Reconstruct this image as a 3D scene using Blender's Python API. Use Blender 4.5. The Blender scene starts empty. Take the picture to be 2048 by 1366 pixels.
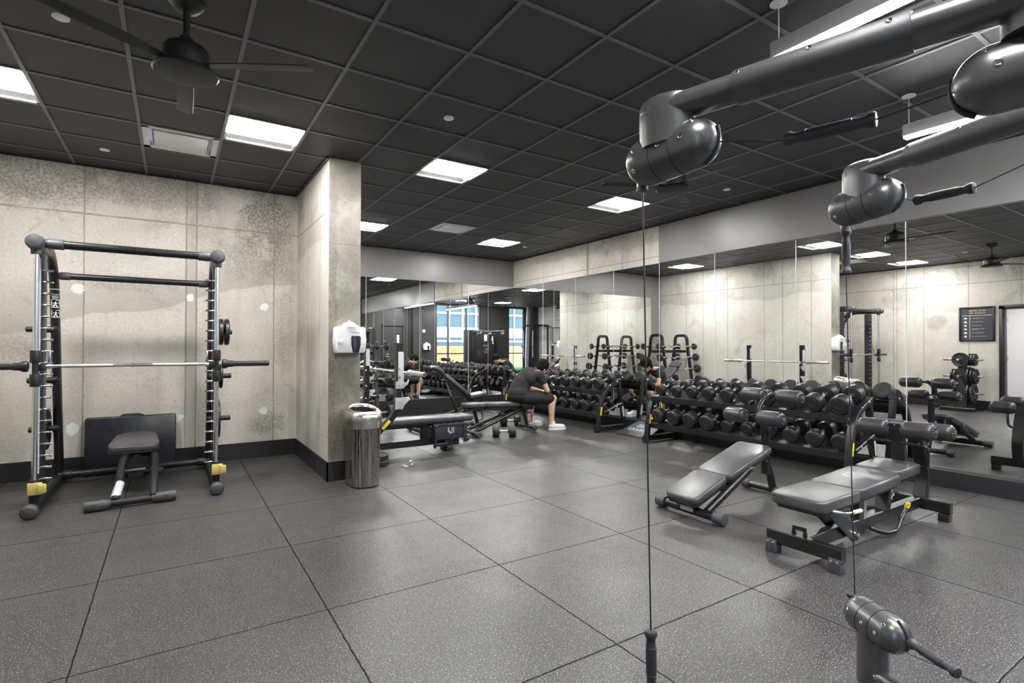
import bpy, bmesh, math, random
from mathutils import Vector, Matrix
random.seed(7)
PI = math.pi
sc = bpy.context.scene
COL = sc.collection
V = Vector

# ------------------------------------------------------------------ materials
def nt_new(name):
    m = bpy.data.materials.new(name); m.use_nodes = True
    nt = m.node_tree; b = nt.nodes['Principled BSDF']
    return m, nt, b
def simple(name, col, rough=.5, metal=0., bump=0., bscale=200., spec=.5, coat=0., var=.0, vscale=6.):
    m, nt, b = nt_new(name); N = nt.nodes; L = nt.links
    b.inputs['Base Color'].default_value = (*col, 1)
    b.inputs['Roughness'].default_value = rough
    b.inputs['Metallic'].default_value = metal
    b.inputs['Specular IOR Level'].default_value = spec
    b.inputs['Coat Weight'].default_value = coat
    if var or bump:
        tc = N.new('ShaderNodeTexCoord')
    if var:
        n = N.new('ShaderNodeTexNoise'); n.inputs['Scale'].default_value = vscale; n.inputs['Detail'].default_value = 4
        L.new(tc.outputs['Object'], n.inputs['Vector'])
        r = N.new('ShaderNodeMapRange'); r.inputs[1].default_value = .3; r.inputs[2].default_value = .7
        r.inputs[3].default_value = 1 - var; r.inputs[4].default_value = 1 + var
        L.new(n.outputs['Fac'], r.inputs[0])
        mx = N.new('ShaderNodeVectorMath'); mx.operation = 'SCALE'; mx.inputs[0].default_value = col
        L.new(r.outputs[0], mx.inputs['Scale']); L.new(mx.outputs[0], b.inputs['Base Color'])
        r2 = N.new('ShaderNodeMapRange'); r2.inputs[1].default_value = .3; r2.inputs[2].default_value = .7
        r2.inputs[3].default_value = max(.02, rough * .85); r2.inputs[4].default_value = min(1, rough * 1.15)
        L.new(n.outputs['Fac'], r2.inputs[0]); L.new(r2.outputs[0], b.inputs['Roughness'])
    if bump:
        n = N.new('ShaderNodeTexNoise'); n.inputs['Scale'].default_value = bscale; n.inputs['Detail'].default_value = 3
        L.new(tc.outputs['Object'], n.inputs['Vector'])
        bp = N.new('ShaderNodeBump'); bp.inputs['Strength'].default_value = bump; bp.inputs['Distance'].default_value = .002
        L.new(n.outputs['Fac'], bp.inputs['Height']); L.new(bp.outputs[0], b.inputs['Normal'])
    return m
def emit(name, col, s, tex=False):
    m, nt, b = nt_new(name)
    b.inputs['Base Color'].default_value = (.8, .8, .8, 1)
    b.inputs['Emission Color'].default_value = (*col, 1); b.inputs['Emission Strength'].default_value = s
    return m

M = {}
M['black'] = simple('black_powder_coat', (.009, .009, .0105), .34, var=.15, bump=.1, bscale=600)
M['graphite'] = simple('graphite_paint', (.028, .031, .04), .4, var=.1)
M['matte'] = simple('matte_black_plastic', (.012, .012, .013), .45, bump=.1, bscale=400)
M['gripgrey'] = simple('grey_rubber', (.055, .055, .062), .5, bump=.15, bscale=500)
M['gripblack'] = simple('black_foam_grip', (.03, .03, .036), .5, bump=.1, bscale=500)
M['shell'] = simple('satin_black_shell', (.12, .12, .122), .3, metal=.6, var=.02)
M['armtube'] = simple('satin_dark_tube', (.13, .13, .132), .34, metal=.6, var=.03)
M['sleeve'] = simple('textured_dark_sleeve', (.085, .085, .088), .4, bump=.3, bscale=900, metal=.2)
M['vinyl'] = simple('charcoal_vinyl', (.062, .061, .064), .34, bump=.12, bscale=350, var=.12, vscale=5)
M['rollervinyl'] = simple('dark_roller_vinyl', (.03, .03, .033), .36, bump=.15, bscale=300, var=.08)
M['vinyldark'] = simple('black_vinyl', (.014, .015, .02), .3, bump=.9, bscale=22, var=.1)
M['rubber'] = simple('black_rubber', (.017, .017, .018), .42, bump=.15, bscale=300, var=.15, vscale=12)
M['iron'] = simple('cast_iron_black', (.012, .012, .013), .38, bump=.3, bscale=200, var=.1)
M['chrome'] = simple('chrome', (.78, .78, .8), .16, 1.)
M['rod'] = simple('polished_steel_rod', (.7, .71, .73), .22, 1.)
M['knurl'] = simple('knurled_steel', (.55, .55, .55), .38, 1., bump=.8, bscale=900)
M['sleevebar'] = simple('worn_steel_sleeve', (.62, .59, .56), .34, 1., var=.08)
M['silver'] = simple('grey_polymer_guard', (.5, .51, .53), .45)
M['brushed'] = simple('brushed_steel', (.62, .59, .54), .3, 1., var=.03)
M['polished'] = simple('polished_steel', (.33, .315, .30), .06, 1.)
M['whiteplastic'] = simple('white_plastic', (.82, .81, .83), .3, coat=.2)
M['wipe'] = simple('white_wipe', (.9, .9, .9), .9)
M['smoke'] = simple('smoked_window', (.03, .03, .04), .1)
M['yellow'] = simple('yellow_decal', (.75, .62, .04), .45)
M['mustard'] = simple('mustard_catch', (.62, .5, .16), .5)
M['cream'] = simple('cream_grip', (.62, .58, .42), .5)
M['label'] = simple('pale_label', (.5, .5, .52), .5)
M['white'] = simple('white_print', (.75, .75, .75), .5)
M['gold'] = simple('gold_print', (.62, .45, .24), .5)
M['blueprint'] = simple('ice_blue_print', (.5, .62, .68), .5)
M['red'] = simple('dark_red_endcap', (.22, .03, .04), .5)
M['baseboard'] = simple('charcoal_baseboard', (.014, .014, .0165), .4, var=.06)
M['greypaint'] = simple('dark_grey_wall_paint', (.17, .165, .162), .38, bump=.08, bscale=120, var=.05, vscale=2)
M['blackwall'] = simple('black_wall_paint', (.032, .031, .03), .5, var=.08, vscale=2)
M['grid'] = simple('dark_grey_ceiling_grid', (.12, .12, .125), .36)
M['trafwhite'] = simple('white_enamel', (.78, .78, .78), .35)
M['windowframe'] = simple('dark_window_frame', (.05, .052, .055), .4)
M['cable'] = simple('dark_blue_black_cable', (.018, .018, .03), .35)
M['skin'] = simple('warm_skin', (.56, .36, .27), .5, var=.05, bump=.1, bscale=300)
M['hair'] = simple('dark_brown_hair', (.010, .007, .006), .8, bump=1., bscale=90, spec=.15)
M['shirt'] = simple('charcoal_cotton', (.02, .0195, .022), .85, bump=.5, bscale=60)
M['shorts'] = simple('black_sports_fabric', (.009, .009, .012), .7, bump=.4, bscale=50)
M['shoe'] = simple('white_knit', (.74, .73, .72), .7, bump=.3, bscale=200)
M['reflector'] = simple('light_reflector', (.10, .10, .10), .5)
M['pendant'] = simple('silver_grey_housing', (.32, .32, .33), .4, metal=.2)
M['lens'] = emit('led_lens', (1., .985, .96), 15.)
M['strip'] = emit('led_strip_lens', (.97, .98, 1.), 20.)
M['mat_board'] = simple('dark_grey_board', (.03, .031, .034), .5)
M['doorleaf'] = simple('pale_grey_door', (.55, .6, .68), .4)
M['hallwall'] = simple('pale_hall_wall', (.55, .54, .56), .7)
M['curtain'] = simple('pale_grey_column_cover', (.42, .43, .47), .6)
M['plywood'] = simple('plywood_hoarding', (.62, .42, .2), .7, var=.12, vscale=3)
M['green'] = simple('green_turf', (.03, .16, .05), .9)
M['pave'] = simple('pale_pavement', (.5, .5, .52), .8, var=.05)
M['facadewhite'] = simple('white_spandrel', (.72, .78, .84), .5)
M['facadedark'] = simple('dark_storefront', (.08, .1, .12), .3)

# glass
m, nt, b = nt_new('window_glass')
b.inputs['Base Color'].default_value = (1, 1, 1, 1); b.inputs['Roughness'].default_value = 0
b.inputs['Transmission Weight'].default_value = 1; b.inputs['IOR'].default_value = 1.0
b.inputs['Specular IOR Level'].default_value = .3
M['glass'] = m
# teal curtain wall glass
M['tealglass'] = simple('teal_facade_glass', (.07, .115, .125), .15, var=.3, vscale=.4)
# mirror
m, nt, b = nt_new('silvered_mirror')
b.inputs['Base Color'].default_value = (.9, .91, .9, 1); b.inputs['Metallic'].default_value = 1
b.inputs['Roughness'].default_value = 0.0
M['mirror'] = m
M['mirroredge'] = simple('polished_mirror_edge', (.85, .9, .9), .3, .2)

def math_node(N, L, op, a, b_=None, c=None):
    n = N.new('ShaderNodeMath'); n.operation = op
    for i, x in enumerate((a, b_, c)):
        if x is None: continue
        if isinstance(x, (int, float)): n.inputs[i].default_value = x
        else: L.new(x, n.inputs[i])
    return n.outputs[0]
def mixc(N, L, fac, a, b_, mode='MIX'):
    n = N.new('ShaderNodeMix'); n.data_type = 'RGBA'; n.blend_type = mode
    if isinstance(fac, (int, float)): n.inputs[0].default_value = fac
    else: L.new(fac, n.inputs[0])
    for i, x in ((6, a), (7, b_)):
        if isinstance(x, tuple): n.inputs[i].default_value = (*x, 1)
        else: L.new(x, n.inputs[i])
    return n.outputs[2]
def noise(N, L, vec, scale, detail=4, rough=.55, out='Fac', dist=0):
    n = N.new('ShaderNodeTexNoise'); n.inputs['Scale'].default_value = scale
    n.inputs['Detail'].default_value = detail; n.inputs['Roughness'].default_value = rough
    n.inputs['Distortion'].default_value = dist
    L.new(vec, n.inputs['Vector']); return n.outputs[out]
def mrange(N, L, x, a, b_, c=0., d=1., smooth=False):
    n = N.new('ShaderNodeMapRange')
    if smooth: n.interpolation_type = 'SMOOTHSTEP'
    L.new(x, n.inputs[0])
    for i, v in zip((1, 2, 3, 4), (a, b_, c, d)): n.inputs[i].default_value = v
    return n.outputs[0]

def concrete(name, axis, vs, hz, base=(.64, .615, .575), warm=(.50, .47, .425), dark=(.17, .155, .135), stain=.5, seed=0., topdark=.6, patches=(), stains=(), grainy=.3, pour=(.17, 1.98, .4), bands=()):
    """cast concrete: formwork joints along the wall's own axis, blotches, pin holes and filler patches"""
    m, nt, b = nt_new(name); N = nt.nodes; L = nt.links
    g = N.new('ShaderNodeNewGeometry'); s = N.new('ShaderNodeSeparateXYZ'); L.new(g.outputs['Position'], s.inputs[0])
    u = s.outputs[axis]; z = s.outputs['Z']
    off = N.new('ShaderNodeVectorMath'); off.operation = 'ADD'; off.inputs[1].default_value = (seed, seed * 2, seed * 3)
    L.new(g.outputs['Position'], off.inputs[0]); P = off.outputs[0]
    big = noise(N, L, P, .9, 5, .6, dist=.4)
    med = noise(N, L, P, 3.2, 6, .65)
    fine = noise(N, L, P, 38, 4, .7)
    col = mixc(N, L, mrange(N, L, big, .35, .68), base, warm)
    # pale milky blotches and grey blotches
    col = mixc(N, L, mrange(N, L, med, .5, .72, 0, .45), col, (.72, .70, .67))
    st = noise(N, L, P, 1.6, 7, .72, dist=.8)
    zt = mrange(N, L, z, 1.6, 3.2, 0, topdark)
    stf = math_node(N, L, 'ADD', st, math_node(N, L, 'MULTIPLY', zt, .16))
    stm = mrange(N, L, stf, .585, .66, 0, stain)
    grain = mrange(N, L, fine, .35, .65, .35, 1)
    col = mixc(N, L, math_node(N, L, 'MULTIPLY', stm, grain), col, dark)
    # streaks running down
    mp = N.new('ShaderNodeMapping'); mp.inputs['Scale'].default_value = (9, 9, .55); L.new(P, mp.inputs[0])
    strk = noise(N, L, mp.outputs[0], 1.0, 4, .6)
    col = mixc(N, L, mrange(N, L, strk, .56, .75, 0, .35), col, (.33, .31, .28))
    # pour line (diagonal soft edge)
    wob = math_node(N, L, 'MULTIPLY', math_node(N, L, 'SUBTRACT', noise(N, L, P, 1.1, 3), .5), .35)
    pl = math_node(N, L, 'SUBTRACT', math_node(N, L, 'ADD', z, wob), math_node(N, L, 'MULTIPLY_ADD', u, pour[0], pour[1]))
    up = mrange(N, L, pl, -.0, .02, 0, 1); fade = mrange(N, L, pl, .02, .5, 1, 0)
    col = mixc(N, L, math_node(N, L, 'MULTIPLY', math_node(N, L, 'MULTIPLY', up, fade), pour[2]), col, (.27, .255, .23))
    for ba, bb, bk in bands:
        inb = math_node(N, L, 'MULTIPLY', mrange(N, L, u, ba, ba + .006, 0, 1), mrange(N, L, u, bb, bb - .006, 0, 1))
        col = mixc(N, L, math_node(N, L, 'MULTIPLY', inb, mrange(N, L, med, .3, .7, bk * .2, bk)), col, (.30, .285, .255))
    # grain
    col = mixc(N, L, mrange(N, L, fine, .3, .7, 0, grainy), col, (.36, .34, .31))
    for (pu, pz, ru, rz, k_) in stains:
        du = math_node(N, L, 'DIVIDE', math_node(N, L, 'SUBTRACT', u, pu), ru); dz = math_node(N, L, 'DIVIDE', math_node(N, L, 'SUBTRACT', z, pz), rz)
        dd = math_node(N, L, 'SQRT', math_node(N, L, 'ADD', math_node(N, L, 'MULTIPLY', du, du), math_node(N, L, 'MULTIPLY', dz, dz)))
        dd = math_node(N, L, 'ADD', dd, math_node(N, L, 'MULTIPLY', math_node(N, L, 'SUBTRACT', noise(N, L, P, 5, 6, .75), .5), 2.2))
        kk = math_node(N, L, 'MULTIPLY', mrange(N, L, dd, .55, 1.05, k_, 0), mrange(N, L, fine, .38, .6, .3, 1))
        col = mixc(N, L, kk, col, dark)
    # pin holes
    vo = N.new('ShaderNodeTexVoronoi'); vo.inputs['Scale'].default_value = 13; L.new(P, vo.inputs['Vector'])
    hole = mrange(N, L, vo.outputs['Distance'], .05, .10, 1, 0)
    hm = mrange(N, L, noise(N, L, P, 5, 2), .52, .56, 0, 1)
    hole = math_node(N, L, 'MULTIPLY', hole, hm)
    col = mixc(N, L, math_node(N, L, 'MULTIPLY', hole, .75), col, (.1, .09, .08))
    # joints
    jt = None
    wj = math_node(N, L, 'MULTIPLY', math_node(N, L, 'SUBTRACT', noise(N, L, P, 6, 2), .5), .012)
    for p, w in vs:
        d = math_node(N, L, 'ABSOLUTE', math_node(N, L, 'ADD', math_node(N, L, 'SUBTRACT', u, p), wj))
        k = mrange(N, L, d, w * .5, w * 1.6, 1, 0)
        jt = k if jt is None else math_node(N, L, 'MAXIMUM', jt, k)
    for p, w in hz:
        d = math_node(N, L, 'ABSOLUTE', math_node(N, L, 'ADD', math_node(N, L, 'SUBTRACT', z, p), wj))
        k = mrange(N, L, d, w * .5, w * 1.6, 1, 0)
        jt = k if jt is None else math_node(N, L, 'MAXIMUM', jt, k)
    if jt is not None:
        jn = mrange(N, L, med, .3, .6, .45, .9)
        col = mixc(N, L, math_node(N, L, 'MULTIPLY', jt, jn), col, (.2, .185, .16))
    for (pu, pz, r) in patches:
        du = math_node(N, L, 'SUBTRACT', u, pu); dz = math_node(N, L, 'SUBTRACT', z, pz)
        dd = math_node(N, L, 'SQRT', math_node(N, L, 'ADD', math_node(N, L, 'MULTIPLY', du, du), math_node(N, L, 'MULTIPLY', dz, dz)))
        dd = math_node(N, L, 'ADD', dd, math_node(N, L, 'MULTIPLY', math_node(N, L, 'SUBTRACT', noise(N, L, P, 16, 3), .5), .07))
        col = mixc(N, L, mrange(N, L, dd, r * .85, r, .9, 0), col, (.78, .765, .73))
    L.new(col, b.inputs['Base Color'])
    b.inputs['Roughness'].default_value = .72; b.inputs['Specular IOR Level'].default_value = .3
    h = math_node(N, L, 'SUBTRACT', math_node(N, L, 'MULTIPLY', fine, .4), math_node(N, L, 'MULTIPLY', hole, 1.5))
    if jt is not None: h = math_node(N, L, 'SUBTRACT', h, math_node(N, L, 'MULTIPLY', jt, 1.5))
    bp = N.new('ShaderNodeBump'); bp.inputs['Strength'].default_value = .35; bp.inputs['Distance'].default_value = .004
    L.new(h, bp.inputs['Height']); L.new(bp.outputs[0], b.inputs['Normal'])
    return m
M['concA'] = concrete('cast_concrete_back_wall', 'X', [(-.78, .006), (.12, .007), (.22, .007), (1.03, .006)], [(2.70, .008)], seed=0., topdark=.8, grainy=.65, pour=(.24, 1.80, .6), bands=[(.12, .22, .6), (1.2, 1.29, .5)], stains=[(-1.2, 3.0, .8, .3, .75), (-.2, 3.05, .7, .25, .65), (.95, 2.85, .35, .4, 1.), (.75, 2.35, .4, .3, .55), (1.1, 2.4, .2, .35, .6), (.98, .42, .22, .16, .7), (-.4, 2.0, .6, .1, .35), (-1.3, 1.3, .3, .2, .3), (1.15, 1.5, .12, .7, .35)],
                      patches=[(-.83, 1.92, .055), (.155, 1.88, .045), (.93, 1.80, .05), (-.86, .48, .06), (.06, .53, .05), (.92, .55, .04)])
M['concP'] = concrete('cast_concrete_pillar', 'Y', [(5.75, .006), (6.35, .006), (6.77, .006), (7.68, .006), (8.36, .006), (8.86, .006)], [(2.68, .007)], seed=3.7, pour=(0, 2.4, .45), grainy=.5, base=(.62, .60, .565), stain=.45, topdark=.3, stains=[(6.8, 3.05, .3, .3, .6), (5.6, .6, .3, .5, .35), (8.3, 2.7, 1.0, .5, .35)])
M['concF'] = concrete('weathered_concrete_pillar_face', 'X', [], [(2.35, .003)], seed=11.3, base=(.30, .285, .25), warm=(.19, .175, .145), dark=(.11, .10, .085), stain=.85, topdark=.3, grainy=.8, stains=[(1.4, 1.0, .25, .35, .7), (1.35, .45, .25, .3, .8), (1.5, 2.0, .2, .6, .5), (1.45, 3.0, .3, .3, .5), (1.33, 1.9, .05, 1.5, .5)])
M['concR'] = concrete('cast_concrete_soffit', 'Y', [(8.58, .006), (7.96, .006), (7.25, .03), (6.37, .006)], [(2.72, .006)], seed=6.1, stain=.3, topdark=.3, base=(.56, .54, .5), grainy=.5, stains=[(8.0, 3.1, 1.2, .12, .6), (6.3, 3.05, .8, .2, .6)])
M['concL'] = concrete('cast_concrete_left_wall', 'Y', [(5.73, .006), (5.66, .006), (5.12, .006), (4.3, .006), (3.45, .006), (2.4, .006), (1.2, .006), (0.1, .006), (-.7, .006)], [(2.72, .008)], seed=21.5, pour=(.1, 1.6, .4), grainy=.55, topdark=.5, stain=.5, stains=[(5.5, 2.6, .5, .3, .6), (4.9, 1.9, .25, .2, .5), (3.2, 2.9, .6, .25, .4)])

# rubber floor
m, nt, b = nt_new('speckled_rubber_floor'); N = nt.nodes; L = nt.links
g = N.new('ShaderNodeNewGeometry'); s = N.new('ShaderNodeSeparateXYZ'); L.new(g.outputs['Position'], s.inputs[0]); P = g.outputs['Position']
w1 = math_node(N, L, 'MULTIPLY', math_node(N, L, 'SUBTRACT', noise(N, L, P, 25, 2), .5), .010)
def seam(x, o, t):
    f = math_node(N, L, 'FRACT', math_node(N, L, 'DIVIDE', math_node(N, L, 'ADD', math_node(N, L, 'SUBTRACT', x, o - 100 * t), w1), t))
    return math_node(N, L, 'ABSOLUTE', math_node(N, L, 'SUBTRACT', f, .5)), f
dx, fx = seam(s.outputs['X'], .667, 1.0133); dy, fy = seam(s.outputs['Y'], 4.785, 1.0133)
sm = math_node(N, L, 'MAXIMUM', dx, dy)
sm = mrange(N, L, sm, .4945, .4980, 0, 1)
fl = noise(N, L, P, 150, 2, .5)
mp = N.new('ShaderNodeMapping'); mp.inputs['Location'].default_value = (5, 3, 9); L.new(P, mp.inputs[0])
fl2 = noise(N, L, mp.outputs[0], 260, 1, .5)
sp = math_node(N, L, 'MAXIMUM', mrange(N, L, fl, .625, .66, 0, 1), mrange(N, L, fl2, .65, .68, 0, .8))
cell = N.new('ShaderNodeTexWhiteNoise'); cell.noise_dimensions = '2D'
cv = N.new('ShaderNodeCombineXYZ')
L.new(math_node(N, L, 'FLOOR', math_node(N, L, 'DIVIDE', math_node(N, L, 'SUBTRACT', s.outputs['X'], .667), 1.0133)), cv.inputs[0])
L.new(math_node(N, L, 'FLOOR', math_node(N, L, 'DIVIDE', math_node(N, L, 'SUBTRACT', s.outputs['Y'], 4.785), 1.0133)), cv.inputs[1])
L.new(cv.outputs[0], cell.inputs['Vector'])
tv = mrange(N, L, cell.outputs['Value'], 0, 1, .9, 1.12)
dirt = mrange(N, L, noise(N, L, P, 1.3, 5, .6), .3, .7, .88, 1.12)
base = mixc(N, L, mrange(N, L, noise(N, L, P, 70, 3), .35, .65), (.020, .0195, .0195), (.044, .042, .0415))
vm = N.new('ShaderNodeVectorMath'); vm.operation = 'SCALE'; L.new(base, vm.inputs[0]); L.new(math_node(N, L, 'MULTIPLY', tv, dirt), vm.inputs['Scale'])
col = mixc(N, L, sp, vm.outputs[0], (.36, .35, .335))
col = mixc(N, L, math_node(N, L, 'MULTIPLY', sm, .85), col, (.009, .009, .009))
L.new(col, b.inputs['Base Color'])
rr = mrange(N, L, noise(N, L, P, 2.2, 5, .6), .3, .7, .33, .45); L.new(math_node(N, L, 'MAXIMUM', rr, sm), b.inputs['Roughness'])
L.new(mrange(N, L, sm, 0, 1, .47, .12), b.inputs['Specular IOR Level'])
bp = N.new('ShaderNodeBump'); bp.inputs['Strength'].default_value = .35; bp.inputs['Distance'].default_value = .0015
hh = math_node(N, L, 'SUBTRACT', noise(N, L, P, 220, 2), math_node(N, L, 'MULTIPLY', sm, 3.))
L.new(hh, bp.inputs['Height']); L.new(bp.outputs[0], b.inputs['Normal'])
M['floor'] = m
# ceiling tile
m, nt, b = nt_new('black_ceiling_tile'); N = nt.nodes; L = nt.links
g = N.new('ShaderNodeNewGeometry'); P = g.outputs['Position']
c1 = mixc(N, L, mrange(N, L, noise(N, L, P, 1.8, 5), .3, .7), (.026, .025, .027), (.038, .037, .040))
c1 = mixc(N, L, math_node(N, L, 'MULTIPLY', mrange(N, L, noise(N, L, P, 60, 3, .7), .68, .75), mrange(N, L, noise(N, L, P, 1.1, 3), .55, .7)), c1, (.12, .12, .12))
L.new(c1, b.inputs['Base Color']); b.inputs['Roughness'].default_value = .55
bp = N.new('ShaderNodeBump'); bp.inputs['Strength'].default_value = .2; bp.inputs['Distance'].default_value = .001
L.new(noise(N, L, P, 300, 2), bp.inputs['Height']); L.new(bp.outputs[0], b.inputs['Normal'])
M['tile'] = m

# ------------------------------------------------------------------ geometry
class G:
    def __init__(s): s.bm = bmesh.new()
    def _xf(s, vs, mt):
        if mt is not None: bmesh.ops.transform(s.bm, matrix=mt, verts=vs)
    def box(s, c, d, rot=None, bev=0., seg=2):
        r = bmesh.ops.create_cube(s.bm, size=1); vs = r['verts']
        bmesh.ops.scale(s.bm, vec=V(d), verts=vs)
        if bev:
            es = list({e for v in vs for e in v.link_edges})
            k = bmesh.ops.bevel(s.bm, geom=es, offset=bev, segments=seg, profile=.5, affect='EDGES')
            vs = list({v for f in k['faces'] for v in f.verts} | {v for v in vs if v.is_valid})
            vs = s._island(vs)
        mt = Matrix.Translation(V(c))
        if rot is not None: mt = mt @ (rot.to_4x4() if isinstance(rot, Matrix) else Matrix.Rotation(rot, 4, 'Z'))
        s._xf(vs, mt); return s
    def _island(s, vs):
        seen = set(v for v in vs if v.is_valid); st = list(seen)
        while st:
            v = st.pop()
            for e in v.link_edges:
                o = e.other_vert(v)
                if o not in seen: seen.add(o); st.append(o)
        return list(seen)
    def loft(s, rings, closed=False, caps=True):
        R = [[s.bm.verts.new(p) for p in r] for r in rings]
        n = len(R[0]); k = len(R)
        for i in range(k if closed else k - 1):
            a, b_ = R[i], R[(i + 1) % k]
            for j in range(n):
                try: s.bm.faces.new((a[j], a[(j + 1) % n], b_[(j + 1) % n], b_[j]))
                except ValueError: pass
        if caps and not closed:
            try: s.bm.faces.new(R[0][::-1]); s.bm.faces.new(R[-1])
            except ValueError: pass
        return s
    def sweep(s, pts, prof, bend=0., closed=False, up=None, scales=None, bn=6):
        P = [V(p) for p in pts]
        if bend and len(P) > 2:
            Q = []; n = len(P)
            rng = range(n) if closed else range(1, n - 1)
            if not closed: Q.append(P[0])
            for i in rng:
                a, p, c = P[i - 1], P[i], P[(i + 1) % n]
                d1 = (a - p); d2 = (c - p)
                bb = min(bend, d1.length * .49, d2.length * .49)
                s1 = p + d1.normalized() * bb; s2 = p + d2.normalized() * bb
                for t in range(bn + 1):
                    t /= bn; Q.append((1 - t) ** 2 * s1 + 2 * t * (1 - t) * p + t * t * s2)
            if not closed: Q.append(P[-1])
            P = Q
        n = len(P); T = []
        for i in range(n):
            if closed: t = P[(i + 1) % n] - P[i - 1]
            else: t = P[min(i + 1, n - 1)] - P[max(i - 1, 0)]
            T.append(t.normalized() if t.length > 1e-9 else V((0, 0, 1)))
        u = V(up) if up is not None else (V((0, 0, 1)) if abs(T[0].z) < .9 else V((1, 0, 0)))
        u = (u - T[0] * u.dot(T[0])).normalized(); rings = []
        for i in range(n):
            if up is not None: u2 = V(up) - T[i] * V(up).dot(T[i])
            else: u2 = u - T[i] * u.dot(T[i])
            if u2.length > 1e-6: u = u2.normalized()
            w = T[i].cross(u); k = scales[i] if scales else 1
            rings.append([P[i] + w * a * k + u * b_ * k for a, b_ in prof])
        s.loft(rings, closed); return s
    def tube(s, pts, r, n=14, bend=0., closed=False, flat=1.):
        return s.sweep(pts, [(r * math.cos(2 * PI * i / n), r * flat * math.sin(2 * PI * i / n)) for i in range(n)], bend, closed)
    def bar(s, pts, w, h, bend=0., up=(0, 0, 1), ch=.006):
        a, b_ = w / 2, h / 2
        pr = [(a - ch, -b_), (a, -b_ + ch), (a, b_ - ch), (a - ch, b_), (-a + ch, b_), (-a, b_ - ch), (-a, -b_ + ch), (-a + ch, -b_)]
        return s.sweep(pts, pr, bend, up=up)
    def lathe(s, p0, d, prof, n=24, capr=True):
        d = V(d).normalized(); u = V((0, 0, 1)) if abs(d.z) < .9 else V((1, 0, 0))
        u = (u - d * u.dot(d)).normalized(); w = d.cross(u); p0 = V(p0)
        rings = [[p0 + d * h + (u * math.cos(2 * PI * i / n) + w * math.sin(2 * PI * i / n)) * max(r, 1e-4) for i in range(n)] for r, h in prof]
        return s.loft(rings)
    def cyl(s, a, b_, r, n=20, bev=0., r2=None):
        a, b_ = V(a), V(b_); h = (b_ - a).length; r2 = r if r2 is None else r2
        pr = [(r, 0), (r2, h)] if not bev else [(r - bev, 0), (r - bev * .3, bev * .3), (r, bev), (r2, h - bev), (r2 - bev * .3, h - bev * .3), (r2 - bev, h)]
        return s.lathe(a, b_ - a, pr, n)
    def sph(s, c, r, sx=1., sy=1., sz=1., rot=None, n=20):
        k = bmesh.ops.create_uvsphere(s.bm, u_segments=n, v_segments=max(8, n // 2), radius=r)
        mt = Matrix.Translation(V(c))
        if rot is not None: mt = mt @ rot.to_4x4()
        s._xf(k['verts'], mt @ Matrix.Diagonal((sx, sy, sz, 1))); return s
    def prism(s, pts, h, mt=None, bev=0., seg=3):
        """outline in xy extruded over z by h; mt places it"""
        a = [s.bm.verts.new((x, y, 0)) for x, y in pts]; b_ = [s.bm.verts.new((x, y, h)) for x, y in pts]
        n = len(pts); vs = a + b_
        fs = [s.bm.faces.new(a[::-1]), s.bm.faces.new(b_)]
        for i in range(n): s.bm.faces.new((a[i], a[(i + 1) % n], b_[(i + 1) % n], b_[i]))
        if bev:
            es = list({e for f in fs for e in f.edges})
            k = bmesh.ops.bevel(s.bm, geom=es, offset=bev, segments=seg, profile=.5, affect='EDGES')
            vs = s._island(list({v for f in k['faces'] for v in f.verts} | {v for v in vs if v.is_valid}))
        s._xf(vs, mt); return s
    def add(s, me, mt=None):
        n0 = len(s.bm.verts); s.bm.from_mesh(me); s.bm.verts.ensure_lookup_table()
        s._xf(s.bm.verts[n0:], mt); return s

def rrect(w, h, r, n=5):
    """rounded rectangle outline centred on the origin"""
    o = []
    for cx, cy, a0 in ((w / 2 - r, h / 2 - r, 0), (-w / 2 + r, h / 2 - r, PI / 2), (-w / 2 + r, -h / 2 + r, PI), (w / 2 - r, -h / 2 + r, 1.5 * PI)):
        for i in range(n + 1):
            a = a0 + PI / 2 * i / n; o.append((cx + r * math.cos(a), cy + r * math.sin(a)))
    return o
def frame_mt(o, x, y):
    x = V(x).normalized(); y = V(y); y = (y - x * y.dot(x)).normalized(); z = x.cross(y)
    m_ = Matrix.Identity(4)
    for i, c in enumerate((x, y, z)):
        for j in range(3): m_[j][i] = c[j]
    m_.translation = V(o); return m_

def root_of(o):
    while o.parent: o = o.parent
    return o
def obj(name, g, mat, parent=None, ang=35, mods=None):
    bm = g.bm
    bmesh.ops.recalc_face_normals(bm, faces=bm.faces)
    if parent is not None:
        r = root_of(parent)
        mi = (Matrix.Translation(r.location) @ r.rotation_euler.to_matrix().to_4x4()).inverted()
        bm.transform(mi)
    me = bpy.data.meshes.new(name); bm.to_mesh(me); bm.free()
    mats = mat if isinstance(mat, (list, tuple)) else [mat]
    for x in mats: me.materials.append(M[x] if isinstance(x, str) else x)
    me.shade_smooth(); me.set_sharp_from_angle(angle=math.radians(ang))
    o = bpy.data.objects.new(name, me); COL.objects.link(o)
    if parent is not None: o.parent = parent
    return o
def tag(o, label, cat, group=None, kind=None):
    if label: o['label'] = label
    if cat: o['category'] = cat
    if group: o['group'] = group
    if kind: o['kind'] = kind
    return o
def thing(name, label, cat, loc=(0, 0, 0), rz=0., group=None):
    o = bpy.data.objects.new(name, None); o.empty_display_size = .05; COL.objects.link(o)
    o.location = loc; o.rotation_euler = (0, 0, rz)
    return tag(o, label, cat, group)
def struct(name, g, mat, **k):
    o = obj(name, g, mat, **k); o['kind'] = 'structure'; return o
def plabel(o, t): o['label'] = t; return o
def kids(o): return [c for c in bpy.data.objects if c.parent == o]
CH = {}
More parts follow.
